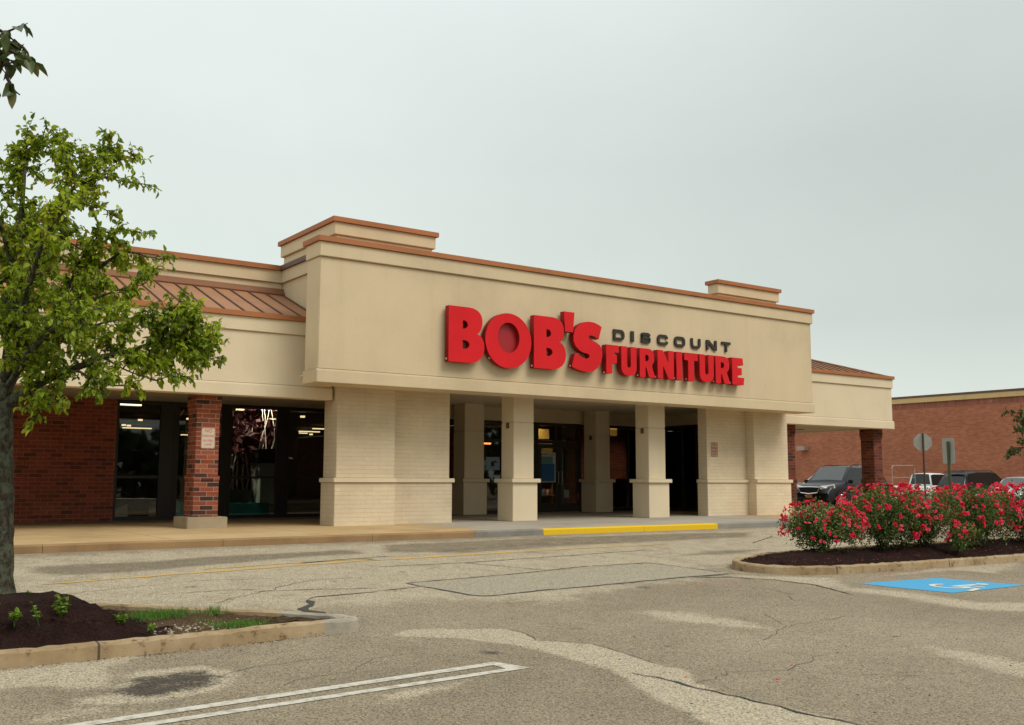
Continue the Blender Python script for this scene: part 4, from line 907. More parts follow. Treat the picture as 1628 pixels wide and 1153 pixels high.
br.build('branches', flat('birch_white', (.80, .76, .72), .7), t)
rn = np.random.default_rng(8); n = 950
c_ = np.column_stack([rn.normal(10.4, .55, n), rn.normal(28.6, .3, n), np.clip(rn.normal(3.0, .38, n), 2.1, 3.9)])
a_ = rn.normal(0, .06, (n, 3)); b_ = rn.normal(0, .06, (n, 3))
V = np.stack([c_-a_, c_-b_, c_+a_, c_+b_], 1).reshape(-1, 3)-np.array([10.5, 28.4, 1.38])
rawmesh('red_foliage', V, np.arange(n*4).reshape(-1, 4), flat('dark_red_leaf', (.055, .006, .011), .6), t)
t = thing('sales_counter', 'low white topped counter behind the leftmost window', 'counter', (7.6, 29, .63))
box('counter_body', flat('dark_counter', (.02, .016, .013), .6), t, 7.35, 8.15, 28.6, 29.3, .636, 1.12, .01)
box('counter_top', flat('counter_top', (.30, .30, .28), .4), t, 7.1, 8.4, 28.4, 29.5, 1.122, 1.16)
t = thing('floor_panel', 'pale leaning board inside the leftmost window beside the counter', 'board', (7.2, 28, .63))
MB().add([(7.02, 27.75, .64), (7.38, 27.75, .64), (7.38, 27.85, 1.02), (7.02, 27.85, .88), (7.02, 27.78, .64), (7.38, 27.78, .64), (7.38, 27.88, 1.02), (7.02, 27.88, .88)], [(0, 1, 2, 3), (7, 6, 5, 4), (0, 4, 5, 1), (1, 5, 6, 2), (2, 6, 7, 3), (3, 7, 4, 0)]).build('board', flat('board_grey', (.20, .22, .22), .7), t)

# =================================================================== NEIGHBOURING BUILDING
NB = thing('brick_building', 'large plain orange brick building with a tan coping beyond the parking lot', 'building', (62, 40, .2))
P_('wall', MB().box(62, 62.4, 4, 75, .0, 6.55), M['store_brick'], NB)
P_('brick_band', MB().box(61.99, 62.4, 4, 75, 6.552, 6.95), M['store_brick_band'], NB)
P_('coping', MB().box(61.86, 62.5, 4, 75, 6.952, 7.28), M['tan_coping'], NB)
P_('coping_edge', MB().box(61.82, 62.55, 4, 75, 7.282, 7.42), M['brown_trim'], NB)
P_('roof', MB().box(62.41, 110, 4, 75, 6.0, 6.2), M['concrete_grey'], NB)
P_('side_wall', MB().box(62.41, 110, 74.6, 75, 0, 6.5), M['store_brick'], NB); P_('side_wall', MB().box(62.41, 110, 4, 4.4, 0, 6.5), M['store_brick'], NB)
wl = P_('wall_lamp', MB().prism_x([(49.2, 3.95), (49.9, 3.95), (49.9, 4.25), (49.2, 4.25)], 61.45, 61.99), flat('lamp_housing', (.40, .30, .24), .5), NB)
P_('control_joint', MB().box(61.988, 62.1, 33.0, 33.04, .2, 6.5), M['store_brick_band'], NB)

# =================================================================== CARS
def car(name, label, cat, L, W, H, x, y, rz, paint, kind, group, plate=None, rails=True, z=None):
    """nose towards local +X; body skinned from cross-sections, glass and fittings as parts"""
    t = thing(name, label, cat, (x, y, gz(x, y) if z is None else z), rz, group)
    hw = W/2; gc = .22                                     # ground clearance
    if kind == 'suv':
        belt = .58*H; hood = .60*H; st = [(-.50, .50, 0), (-.495, .56, 0), (-.48, .60, .10), (-.43, .61, .62), (-.37, .61, .90), (-.22, .61, 1.0), (0, .60, 1.0), (.10, .60, .97), (.235, .60, .16), (.25, .60, 0), (.36, .575, 0), (.44, .53, 0), (.485, .46, 0), (.50, .36, 0)]
    elif kind == 'sedan':
        belt = .62*H; hood = .62*H; st = [(-.50, .50, 0), (-.495, .62, 0), (-.46, .68, 0), (-.37, .69, 0), (-.36, .69, .06), (-.24, .67, .86), (-.14, .66, 1.0), (.02, .65, 1.0), (.09, .65, .90), (.225, .64, .10), (.24, .64, 0), (.36, .60, 0), (.45, .53, 0), (.49, .44, 0), (.50, .36, 0)]
    else:                                                  # pickup: cab ahead of an open bed
        belt = .58*H; hood = .60*H; st = [(-.50, .52, 0), (-.498, .58, 0), (-.30, .58, 0), (-.115, .58, 0), (-.11, .59, .10), (-.095, .60, .92), (-.05, .60, 1.0), (.08, .60, 1.0), (.12, .60, .95), (.225, .60, .12), (.235, .60, 0), (.36, .585, 0), (.46, .55, 0), (.49, .48, 0), (.50, .36, 0)]
    body, gls = MB(), {'windscreen': MB(), 'rear_window': MB(), 'side_window': MB()}
    rows = []
    for s, bz, up in st:
        X = s*L; zb_ = bz*H; zr = zb_+(H-zb_)*up; tp = 1-.06*abs(2*s)**4; w = hw*tp
        ins = .19*up*hw
        rows.append([(X, -w*.86, gc), (X, -w*.97, gc+.10), (X, -w, gc+.30 if zb_ > .6 else gc+.15), (X, -w*.985, max(gc+.2, zb_-.10)), (X, -w*.945, zb_),
                     (X, -(w*.925-ins), zr-.07*up), (X, -(w*.80-ins), zr), (X, 0, zr+.025)])
    full = [r+[(p[0], -p[1], p[2]) for p in r[-2::-1]] for r in rows]
    o = 0; nps = len(full[0])
    for r in full: body.v += r
    faces = {'body': [], 'windscreen': [], 'rear_window': [], 'side_window': []}
    for i in range(len(full)-1):
        u0, u1 = st[i][2], st[i+1][2]
        for k in range(nps-1):
            q = (i*nps+k, (i+1)*nps+k, (i+1)*nps+k+1, i*nps+k+1)
            side = k in (4, nps-6)
            top = 5 <= k <= nps-7
            rise = max(u0, u1) > .5 and min(u0, u1) < .75
            if side and max(u0, u1) > .3 and min(u0, u1) > .05: faces['side_window'].append(q)
            elif top and 5 < k < nps-7 and rise: faces['windscreen' if st[i][0] > 0 else 'rear_window'].append(q)
            else: faces['body'].append(q)
    body.f = faces['body']+[tuple(range(nps))[::-1], tuple((len(full)-1)*nps+k for k in range(nps))]; body.m = [0]*len(body.f)
    V = body.v
    bo = body.build('body', [paint], t, smooth=True, local=True)
    def part_from(fs, nm, mat, push=.0):
        used = sorted({i for f_ in fs for i in f_}); mp_ = {u: n for n, u in enumerate(used)}
        m = MB(); m.add([V[u] for u in used], [tuple(mp_[i] for i in f_) for f_ in fs]); return m.build(nm, mat, t, local=True)
    for nm in ('windscreen', 'rear_window'):
        if faces[nm]: part_from(faces[nm], nm, M['car_glass' if nm == 'windscreen' else 'car_glass_dark'])
    for sgn in (-1, 1):
        fs = [f_ for f_ in faces['side_window'] if V[f_[0]][1]*sgn > 0]
        if fs: part_from(fs, 'side_window', M['car_glass_dark'])
    wr = .21*H if kind != 'sedan' else .225*H
    for wx in (-.30*L, .315*L):
        for sgn in (-1, 1):
            yy = sgn*(hw-.09)
            wo_ = MB(); wo_.tube([(wx, yy-.115*sgn, wr), (wx, yy+.075*sgn, wr), (wx, yy+.10*sgn, wr)], [wr, wr, wr*.9], 22)
            w_ = wo_.build('wheel', M['rubber'], t, local=True)
            MB().tube([(wx, yy+.09*sgn, wr), (wx, yy+.115*sgn, wr)], [wr*.68, wr*.60], 10).build('rim', M['alloy'], w_, local=True)
            a = MB(); ring = []
            for k in range(13):
                an = math.pi*k/12; ring.append((wx+math.cos(an)*(wr+.06), sgn*(hw+.004), wr+math.sin(an)*(wr+.06)))
            a.add(ring+[(wx-wr-.06, sgn*(hw+.004), gc), (wx+wr+.06, sgn*(hw+.004), gc)], [tuple(range(13))+(13, 14)]); a.build('wheel_arch', M['black'], t, local=True)
    def fit(nm, mat, x0, x1, y0, y1, z0, z1, bevel=.015): MB().box(x0, x1, y0, y1, z0, z1).build(nm, mat, t, local=True, bevel=bevel)
    F0 = L/2; zf = st[-1][1]*H
    for sgn in (-1, 1):
        m = MB(); zl = (st[-3][1])*H
        m.add([(F0-.03, sgn*hw*.50, zl-.14), (F0-.03, sgn*hw*.50, zl+.0), (F0-.42, sgn*(hw*.94), zl+.075), (F0-.40, sgn*(hw*.985), zl-.07), (F0-.16, sgn*hw*.88, zl-.16),
               (F0-.3, sgn*hw*.45, zl-.12), (F0-.3, sgn*hw*.45, zl-.02), (F0-.55, sgn*hw*.85, zl+.03), (F0-.55, sgn*hw*.88, zl-.07), (F0-.4, sgn*hw*.8, zl-.16)],
              [(0, 1, 2, 3, 4), (0, 1, 6, 5), (1, 2, 7, 6), (2, 3, 8, 7), (3, 4, 9, 8), (4, 0, 5, 9)])
        m.build('headlight', M['lamp_clear'], t, local=True)
        MB().box(-F0-.015, -F0+.14, sgn*hw*.72, sgn*hw*.985, .42*H, .57*H).build('tail_light', M['lamp_red'], t, local=True, bevel=.02)
        xm = .20*L
        MB().box(xm-.04, xm+.07, min(sgn*(hw-.03), sgn*(hw+.19)), max(sgn*(hw-.03), sgn*(hw+.19)), belt+.01, belt+.16).build('mirror', paint if kind != 'suv' else M['black'], t, local=True, bevel=.035)
        if rails and kind == 'suv':
            MB().tube([(-.36*L, sgn*hw*.68, H-.03), (-.33*L, sgn*hw*.68, H+.05), (.02*L, sgn*hw*.68, H+.06), (.06*L, sgn*hw*.68, H-.01)], .022, 6).build('roof_rail', M['black'], t, local=True)
        for dx in (.085*L, -.12*L):
            if kind != 'pickup': MB().box(dx-.09, dx+.09, min(sgn*(hw-.01), sgn*(hw+.025)), max(sgn*(hw-.01), sgn*(hw+.025)), belt-.13, belt-.10).build('door_handle', M['chrome'], t, local=True)
    zg = .40*H
    gb = MB(); gb.box(F0-.06, F0+.025, -hw*.50, hw*.50, zg-.05, zg+.17); go = gb.build('grille', M['black'], t, local=True, bevel=.02)
    MB().tube([(F0+.02, -hw*.52, zg+.17), (F0+.035, -hw*.40, zg-.05), (F0+.045, 0, zg-.09), (F0+.035, hw*.40, zg-.05), (F0+.02, hw*.52, zg+.17), (F0+.03, 0, zg+.185), (F0+.02, -hw*.52, zg+.17)], .022, 6).build('grille_surround', M['chrome'], go, local=True)
    fit('front_bumper', M['black'], F0-.25, F0+.03, -hw*.80, hw*.80, gc+.01, gc+.17, .03)
    fit('rear_bumper', M['black'] if kind != 'pickup' else M['chrome'], -F0-.05, -F0+.2, -hw*.9, hw*.9, gc+.08, gc+.27, .03)
    pm = flat('plate_'+name, plate or (.5, .5, .45), .5)
    fit('number_plate', pm, F0+.03, F0+.04, -.15, .15, gc+.20, gc+.35, 0)
    fit('number_plate', pm, -F0-.04, -F0-.02, -.15, .15, .46*H if kind == 'suv' else .4*H, .46*H+.15 if kind == 'suv' else .4*H+.15, 0)
    if kind == 'suv':
        fit('plate_trim', M['chrome'], -F0-.03, -F0-.01, -.36, .36, .46*H+.165, .46*H+.21, .008)
        fit('rear_spoiler', M['black'], -.455*L, -.39*L, -hw*.62, hw*.62, H-.05, H-.005, .015)
    if kind == 'pickup':
        fit('truck_bed', M['rubber'], -.49*L, -.125*L, -hw*.84, hw*.84, .5*H, .592*H, 0)
        fit('tailgate_handle', M['black'], -F0-.03, -F0-.01, -.12, .12, .47*H, .52*H, .008)
    return t
def paintcol(nm, c, metallic=.0, rough=.35): return flat(nm, c, rough, .35, metallic, .12)
CG = 'cars parked beside the brick building'
car('parked_car', 'dark slate crossover facing left, framed between the two brick canopy columns', 'car', 4.6, 1.88, 1.70, 35.7, 26.75, math.pi+R(5), paintcol('dark_slate', (.013, .014, .020)), 'suv', CG, plate=(.42, .16, .03))
car('parked_car', 'black sport utility vehicle seen from behind with a yellow plate, past the two sign posts', 'car', 4.9, 1.95, 1.88, 55.3, 32.1, R(-7), paintcol('black_green', (.013, .017, .016)), 'suv', CG, plate=(.55, .50, .14))
car('parked_car', 'white pickup truck seen from behind, left of the black sport utility vehicle', 'pickup', 5.6, 1.98, 1.85, 57.6, 36.8, R(-9), paintcol('white', (.70, .70, .68), 0), 'pickup', CG)
car('parked_car', 'silver sedan at the right edge of the photo behind the roses', 'car', 4.7, 1.80, 1.47, 49.5, 26.6, math.pi+R(8), paintcol('silver', (.46, .48, .48), .5), 'sedan', CG)
car('parked_car', 'pale silver sedan partly hidden behind the dark slate crossover', 'car', 4.7, 1.80, 1.48, 39.5, 30.2, math.pi+R(4), paintcol('pale_silver', (.55, .57, .58), .4), 'sedan', CG)
# cart corral rail
t = thing('cart_corral', 'thin grey tubular cart corral rail right of the outer brick column', 'cart corral', (48, 32.5, gz(48, 32.5)))
k0 = gz(48, 32.5)
for yy in (32.5, 34.6):
    MB().tube([(47.7, yy, k0), (47.7, yy, k0+1.95), (47.8, yy, k0+2.08), (49.6, yy, k0+2.08), (49.75, yy, k0+1.95), (49.75, yy, k0)], .014, 8).build('hoop', M['steel'], t)
    MB().tube([(47.7, yy, k0+1.45), (49.75, yy, k0+1.45)], .012, 6).build('rail', M['steel'], t)

# =================================================================== SIGN POSTS
M['sign_back'] = dirty('sign_back', (.34, .35, .31), .08, .55, 4, 30, 0, spec=.4)
t = thing('stop_sign', 'back of an octagonal stop sign on a brown post beyond the rose island', 'sign', (32.78, 21.05, gz(32.8, 21)))
oct_ = [(.325*math.cos(R(22.5+45*k)), .325*math.sin(R(22.5+45*k))) for k in range(8)]
rot = Matrix.Rotation(-R(52), 4, 'Z')
o_ = put(shape2d([oct_], .004), 'plate', M['sign_back'], t, (32.80, 21.07, 3.06), rot=rot)
put(shape2d([oct_], .001), 'red_face', flat('stop_red', (.45, .02, .02), .5), t, (32.80+.004, 21.07+.004, 3.06), rot=rot)
MB().box(32.755, 32.81, 21.02, 21.06, gz(32.8, 21)-.1, 3.38).build('post', flat('brown_post', (.055, .032, .022), .7), t)
t = thing('parking_sign', 'back of a tall narrow rectangular sign on a leaning green post among the roses', 'sign', (19.68, 12.05, .3))
rot2 = Matrix.Rotation(-R(106), 4, 'Z')
put(shape2d([rrect(-.17, -.262, .17, .262, .03)], .004), 'plate', M['sign_back'], t, (19.56, 11.985, 2.31), rot=rot2)
MB().tube([(19.72, 12.06, .2), (19.50, 11.955, 2.50)], .030, 6).build('post', flat('green_post', (.065, .080, .035), .7), t)

# =================================================================== FOLIAGE
def unit(v): return v/(np.linalg.norm(v, axis=-1, keepdims=True)+1e-9)
def leaf_mesh(C, D, Nrm, ln, wd, fold=.25, curl=.18):
    """pointed, folded leaves: C base points, D axes, Nrm face normals, all (n,3)"""
    D = unit(D); S = unit(np.cross(D, Nrm)); Nn = np.cross(S, D); ln = ln[:, None]; wd = wd[:, None]
    b = C; t_ = C+D*ln-Nn*ln*curl
    side = lambda f, w, s, c: C+D*ln*f+S*wd*w*s+Nn*(wd*fold*w*2-ln*curl*c)
    l1, l2, l3 = side(.14, .34, 1, 0), side(.42, .50, 1, .15), side(.76, .27, 1, .55); r1, r2, r3 = side(.14, .34, -1, 0), side(.42, .50, -1, .15), side(.76, .27, -1, .55)
    V = np.stack([b, l1, l2, l3, t_, r3, r2, r1], 1).reshape(-1, 3); n = len(C); i = np.arange(n)*8
    F = np.concatenate([np.stack([i, i+4, i+3, i+2, i+1], 1), np.stack([i, i+7, i+6, i+5, i+4], 1)])
    return V, F
def pathsample(P, R_, step):
    out = []
    P = [np.array(p, float) for p in P]
    # smooth with Catmull-Rom
    n = len(P)
    for i in range(n-1):
        p0 = P[max(i-1, 0)]; p1 = P[i]; p2 = P[i+1]; p3 = P[min(i+2, n-1)]
        k = max(2, int(np.linalg.norm(p2-p1)/step))
        for j in range(k):
            t = j/k; q = .5*((2*p1)+(-p0+p2)*t+(2*p0-5*p1+4*p2-p3)*t*t+(-p0+3*p1-3*p2+p3)*t**3)
            out.append((q, R_[i]+(R_[i+1]-R_[i])*t))
    out.append((P[-1], R_[-1])); return out
def grow(limbs, rng, twig_every=.10, twig_len=(.25, .6), leaf=(.045, .07), per=22, bare=.3, droop=.5, leafstep=.02, sub=2):
    """limbs -> (bark mesh builder, leaf arrays): twigs leave the limbs, twiglets leave the twigs, leaves hang from both"""
    bark, twg = MB(), MB(); C, D = [], []
    def leaves_along(path, dens):
        for a, b in zip(path[:-1], path[1:]):
            ln = np.linalg.norm(b-a); n = max(1, int(ln/leafstep*dens)); d = (b-a)/(ln+1e-9)
            for _ in range(n):
                C.append(a+(b-a)*rng.random()); v = rng.normal(0, 1, 3); v -= d*(v@d)*.5; v = v/np.linalg.norm(v)+d*.5; v[2] -= droop*rng.uniform(.4, 1.6); D.append(v)
    def twig(p, d, ln, r, depth):
        path = [p]; d = d/np.linalg.norm(d); q = p; k = 5
        for i in range(k):
            d = d+rng.normal(0, .20, 3); d[2] += .05-.03*i; d /= np.linalg.norm(d); q = q+d*ln/k; path.append(q)
        twg.tube(path, [r*(1-.14*i) for i in range(k+1)], 4, cap=False)
        if depth > 0:
            for i in range(1, k+1):
                for _ in range(2 if i > 1 else 1):
                    dd = d*.7+rng.normal(0, .75, 3); dd[2] += .12
                    twig(path[i], dd, ln*rng.uniform(.30, .62), r*.55, depth-1)
        leaves_along(path[1:], 1.0 if depth == 0 else .55)
    for P, Rr, dens in limbs:
        S = pathsample(P, Rr, .08); bark.tube([s[0] for s in S], [s[1]*(1+.05*math.sin(i*1.7)+rng.normal(0, .025)) for i, s in enumerate(S)], 14 if Rr[0] > .05 else 6)
        if dens < .01: continue
        tot = sum(np.linalg.norm(S[i+1][0]-S[i][0]) for i in range(len(S)-1)); acc = 0; nxt = tot*bare
        for i in range(len(S)-1):
            acc += np.linalg.norm(S[i+1][0]-S[i][0])
            while acc > nxt:
                d = S[i+1][0]-S[i][0]; d /= np.linalg.norm(d); v = rng.normal(0, 1, 3); v -= d*(v@d); v /= np.linalg.norm(v)
                f = acc/tot; dirn = v*1.0+d*.55+np.array([0, 0, .30])
                twig(S[i][0], dirn, rng.uniform(*twig_len)*(1.15-.5*f), .010*(1.1-.5*f), sub-1); nxt += twig_every/dens
        twig(S[-1][0], S[-1][0]-S[-2][0], twig_len[1]*.7, .008, sub-1)
    return bark, twg, np.array(C), np.array(D)
def tree(name, label, loc, rz, limbs, seed, leafmat, group=None, lsize=(.045, .075), keep=None, **kw):
    rng = np.random.default_rng(seed)
    t = thing(name, label, 'tree', loc, rz, group)
    bark, twg, C, D = grow(limbs, rng, **kw)
    if keep is not None:
        ok = keep(C); C, D = C[ok], D[ok]
    tr = bark.build('trunk', M['bark'], t, smooth=True, local=True)
    twg.build('twigs', M['twig'], t, local=True)
    n = len(C); ln = rng.uniform(*lsize, n); wd = ln*rng.uniform(.5, .68, n); Nn = rng.normal(0, .55, (n, 3)); Nn[:, 2] += .9
    V, F = leaf_mesh(C, D, Nn, ln, wd)
    clump = .5+.5*np.sin(C[:, 0]*4.1+1.3)*np.sin(C[:, 1]*3.7)*np.sin(C[:, 2]*4.6+.7)
    ti = np.clip(rng.normal(.40, .20, n)+.42*(clump-.5), 0, .86); red = rng.random(n) < .035; ti[red] = 1
    rawmesh('crown', V, F, leafmat, t, np.repeat(ti, 8))
    return t, n
# the pear tree in the near island; local x = to the right, y = away, z up (about 6.7 mm to a pixel of the photo)
k = .00667
def px(u, v, dy=0):
    """a measured point of the photo, dy metres nearer or farther than the trunk, in the tree's own frame"""
    f_, sp, cp, d = 1617.8, math.sin(.11522), math.cos(.11522), 10.646+dy
    b = (576.5-v)/f_; zr = d*(sp+b*cp)/(cp-b*sp); return ((u-814)/f_*(d*cp+zr*sp)+5.248, dy, zr+1.68-.47)
LB = [
 ([px(2, 958), px(2, 930), px(4, 860), px(6, 780), px(6, 700), px(8, 640)], [.150, .122, .108, .097, .090, .080], .0001),
 # leader and upper limbs
 ([px(8, 640), px(14, 560, .05), px(22, 470, .08), px(30, 380, .05), px(36, 300, 0), px(40, 240, .05)], [.075, .06, .048, .034, .022, .008], 1.0),
 ([px(14, 575, .05), px(40, 480, -.15), px(66, 390, -.2), px(90, 330, -.2), px(112, 304, -.15), px(136, 290, -.1), px(160, 284, -.1)], [.05, .042, .034, .027, .021, .016, .010], 1.0),
 ([px(136, 290, -.1), px(156, 270, -.1), px(168, 252, -.05), px(180, 240, 0), px(194, 242, 0)], [.013, .011, .009, .007, .004], 1.5),
 ([px(120, 300, -.15), px(112, 270, -.1), px(96, 246, 0), px(80, 236, .05)], [.014, .011, .008, .004], 1.4),
 ([px(36, 300, 0), px(24, 268, 0), px(28, 250, .1), px(60, 232, .1)], [.014, .010, .008, .004], 1.2),
 ([px(160, 284, -.1), px(184, 288, -.1), px(204, 292, -.1)], [.008, .005, .003], .25),
 ([px(96, 322, -.2), px(124, 324, -.3), px(146, 332, -.3)], [.012, .008, .004], .9),
 # right-hand limbs at mid height
 ([px(12, 620, 0), px(60, 540, .25), px(110, 470, .4), px(160, 425, .45), px(200, 402, .4), px(232, 410, .4)], [.05, .04, .03, .022, .014, .006], 1.0),
 ([px(100, 482, .38), px(120, 430, .3), px(140, 395, .3), px(165, 372, .3), px(200, 368, .3)], [.018, .015, .012, .008, .004], 1.0),
 ([px(60, 540, .25), px(110, 505, .1), px(150, 478, 0), px(190, 462, -.05), px(225, 455, -.1)], [.022, .018, .013, .009, .004], 1.1),
 # the long low limb reaching right across the fascia
 ([px(8, 645), px(40, 628, -.1), px(72, 606, -.2), px(118, 588, -.3), px(165, 570, -.35), px(215, 556, -.35), px(245, 545, -.3), px(262, 528, -.3), px(274, 512, -.25)], [.062, .055, .046, .036, .028, .021, .016, .011, .006], .95),
 ([px(238, 548, -.3), px(262, 545, -.25), px(285, 545, -.2), px(305, 548, -.2), px(322, 552, -.2)], [.013, .011, .008, .006, .003], 2.2),
 ([px(260, 530, -.3), px(278, 515, -.3), px(296, 512, -.3), px(310, 520, -.3)], [.009, .007, .005, .003], 2.2),
 ([px(262, 528, -.3), px(290, 530, -.2), px(312, 540, -.2), px(328, 552, -.2)], [.008, .006, .005, .003], 2.2),
 ([px(275, 545, -.3), px(295, 560, -.3), px(312, 572, -.3)], [.007, .005, .003], 2.2), ([px(225, 552, -.3), px(250, 568, -.3), px(268, 585, -.3)], [.007, .005, .003], 1.8),
 ([px(245, 545, -.3), px(236, 525, -.4), px(222, 508, -.45), px(212, 500, -.45)], [.008, .006, .005, .003], .9),
 ([px(165, 570, -.35), px(195, 588, -.45), px(225, 600, -.5), px(240, 605, -.5)], [.012, .009, .006, .003], 1.0),
 ([px(118, 588, -.3), px(140, 600, -.5), px(160, 610, -.6), px(180, 615, -.6)], [.013, .010, .007, .003], 1.0),
 ([px(40, 628, -.1), px(60, 640, -.35), px(72, 645, -.5), px(85, 645, -.6)], [.014, .010, .007, .003], 1.1),
 # limbs towards and away from the camera
 ([px(12, 600, 0), px(30, 520, -.5), px(50, 440, -.9), px(70, 380, -1.1), px(90, 350, -1.2)], [.045, .036, .026, .016, .006], 1.0),
 ([px(10, 620, 0), px(50, 560, -.45), px(90, 520, -.8), px(130, 500, -1.0), px(165, 490, -1.1)], [.04, .032, .024, .014, .006], 1.0),
 ([px(12, 590, .05), px(20, 500, .5), px(40, 420, .9), px(70, 360, 1.1), px(100, 335, 1.2)], [.045, .036, .026, .016, .006], .9),
 ([px(10, 630, 0), px(40, 570, .5), px(90, 520, .9), px(140, 490, 1.1)], [.04, .03, .02, .006], .9),
 ([px(12, 610, 0), px(70, 560, -.1), px(120, 530, -.15), px(165, 515, -.15), px(200, 508, -.2)], [.03, .024, .017, .011, .004], 1.0),
 ([px(30, 380, .05), px(70, 370, .3), px(105, 385, .4), px(130, 400, .5)], [.02, .016, .010, .004], 1.0),
 # limbs to the left, mostly beyond the edge of the photo
 ([px(10, 610, 0), px(-30, 540, -.2), px(-80, 470, -.4), px(-130, 430, -.5), px(-180, 420, -.5)], [.05, .042, .032, .02, .006], .8),
 ([px(20, 500, .1), px(-20, 420, .1), px(-60, 360, .2), px(-110, 330, .2)], [.04, .032, .02, .006], .8),
 ([px(8, 645), px(-40, 610, .1), px(-90, 590, .2), px(-150, 580, .3)], [.05, .04, .028, .006], .8),
 ([px(24, 450, .05), px(6, 380, -.3), px(-10, 330, -.4), px(-30, 300, -.4)], [.03, .024, .016, .006], .9),
]
tree('pear_tree', 'leafy green pear tree with a grey mottled trunk standing in the mulch mound', (1.88, 11.72, .47), -.6169, LB, 11, M['leaf'],
     twig_every=.062, twig_len=(.17, .37), leafstep=.0160, bare=.22, droop=.75, sub=2, lsize=(.034, .086))
# second tree left of the camera: only the tip of one branch hangs into the picture
k2 = .0026
LB2 = [
 ([(0, 0, -.3), (.02, 0, .8), (-.02, .05, 1.8), (0, 0, 2.6)], [.11, .09, .08, .07], .0001),
 ([(0, 0, 2.4), (.3, .25, 2.95), (.7, .5, 3.35), (1.1, .7, 3.50), (1.36, .8, 3.46), (1.46, .82, 3.40)], [.05, .04, .03, .016, .008, .003], .7),
 ([(1.12, .7, 3.50), (1.26, .76, 3.42), (1.38, .80, 3.33), (1.44, .82, 3.26)], [.008, .006, .004, .002], 2.2), ([(1.1, .7, 3.5), (1.24, .7, 3.48), (1.36, .74, 3.42), (1.47, .78, 3.34)], [.008, .006, .004, .002], 2.2), ([(1.2, .74, 3.46), (1.28, .8, 3.38), (1.34, .86, 3.28)], [.007, .005, .002], 2.0),
 ([(0, 0, 2.5), (-.3, .2, 3.2), (-.5, .3, 3.9)], [.05, .035, .008], .5), ([(0, 0, 2.6), (.1, .4, 3.4), (.0, .6, 4.2)], [.05, .035, .008], .5), ([(0, 0, 2.55), (-.2, -.4, 3.1), (-.5, -.7, 3.5)], [.04, .03, .008], .5),
]
M['leaf_shade'] = attrcolor('pear_leaf_shaded', [(0, (.045, .070, .016)), (.6, (.085, .115, .024)), (1, (.15, .14, .04))], rough=.4, spec=.5, trans=.22)  # darker copy of the pear leaf, with shade put into its colour
tree('pear_tree', 'dark leafy branch tip of a second pear tree hanging into the top left corner', (-1.05, 4.45, 0), -.6169, LB2, 23, M['leaf_shade'], lsize=(.055, .085),
     twig_every=.06, twig_len=(.08, .16), leafstep=.016, bare=.2, droop=1.0, sub=1)
# tree at the right-hand edge
rngT = np.random.default_rng(31)
LB3 = [([(0, 0, 0), (.05, 0, 1.2), (0, .05, 2.3)], [.10, .085, .07], .0001)]
for q in range(15):
    a = q*2.4; e_ = rngT.uniform(.15, 1.1); ln = rngT.uniform(1.0, 1.75)
    d = np.array([math.cos(a)*math.cos(e_), math.sin(a)*math.cos(e_), math.sin(e_)])
    p0 = np.array([0, 0, 1.9+.03*q]); LB3.append(([p0, p0+d*ln*.45+[0, 0, .12], p0+d*ln], [.045, .028, .006], .8))
tree('small_tree', 'small leafy tree at the right edge of the photo in front of the brick building', (31.35, 15.63, .25), 0, LB3, 32, M['far_leaf'], lsize=(.07, .11),
     twig_every=.11, twig_len=(.3, .5), leafstep=.035, bare=.3, sub=2)

# ---- roses
def blossom_mesh(seed):
    rng = np.random.default_rng(seed); V, F, T = [], [], []
    for f_ in range(rng.integers(2, 5)):
        c = np.array([0, 0, 0])+rng.normal(0, .034, 3)*(f_ > 0)*np.array([1, 1, .6]); up = unit(np.array([rng.normal(0, .5), rng.normal(0, .5), 1.0])); a0 = unit(np.cross(up, [1, .3, .2])); b0 = np.cross(up, a0); tone = rng.uniform(.0, 1.0)
        for ring, (n, r, tilt) in enumerate(((6, .036, .45), (6, .030, .95), (4, .018, 1.3))):
            for q in range(n):
                an = 2*math.pi*(q+.5*ring)/n+rng.normal(0, .12); d = a0*math.cos(an)+b0*math.sin(an); s = -a0*math.sin(an)+b0*math.cos(an)
                ax = d*math.cos(tilt)+up*math.sin(tilt); w = r*.62; o = len(V)
                V += [c, c+ax*r*.6-s*w, c+ax*r+up*.003-s*w*.45, c+ax*r+up*.003+s*w*.45, c+ax*r*.6+s*w]; F.append((o, o+1, o+2, o+3)); F.append((o, o+3, o+4, o+4)); T += [tone*(.7+.3*(ring == 0))+rng.normal(0, .05)]*5
    V = np.array(V); F4 = [f_ for f_ in F if len(set(f_)) == 4]; F3 = [f_[:3] for f_ in F if len(set(f_)) == 3]
    me = bpy.data.meshes.new('blossom'); me.from_pydata([tuple(v) for v in V], [], F4+F3); a = me.attributes.new('tint', 'FLOAT', 'POINT'); a.data.foreach_set('value', np.clip(np.array(T, np.float32), 0, 1)); me.materials.append(M['petal']); return me
BLO = [blossom_mesh(50+i) for i in range(7)]
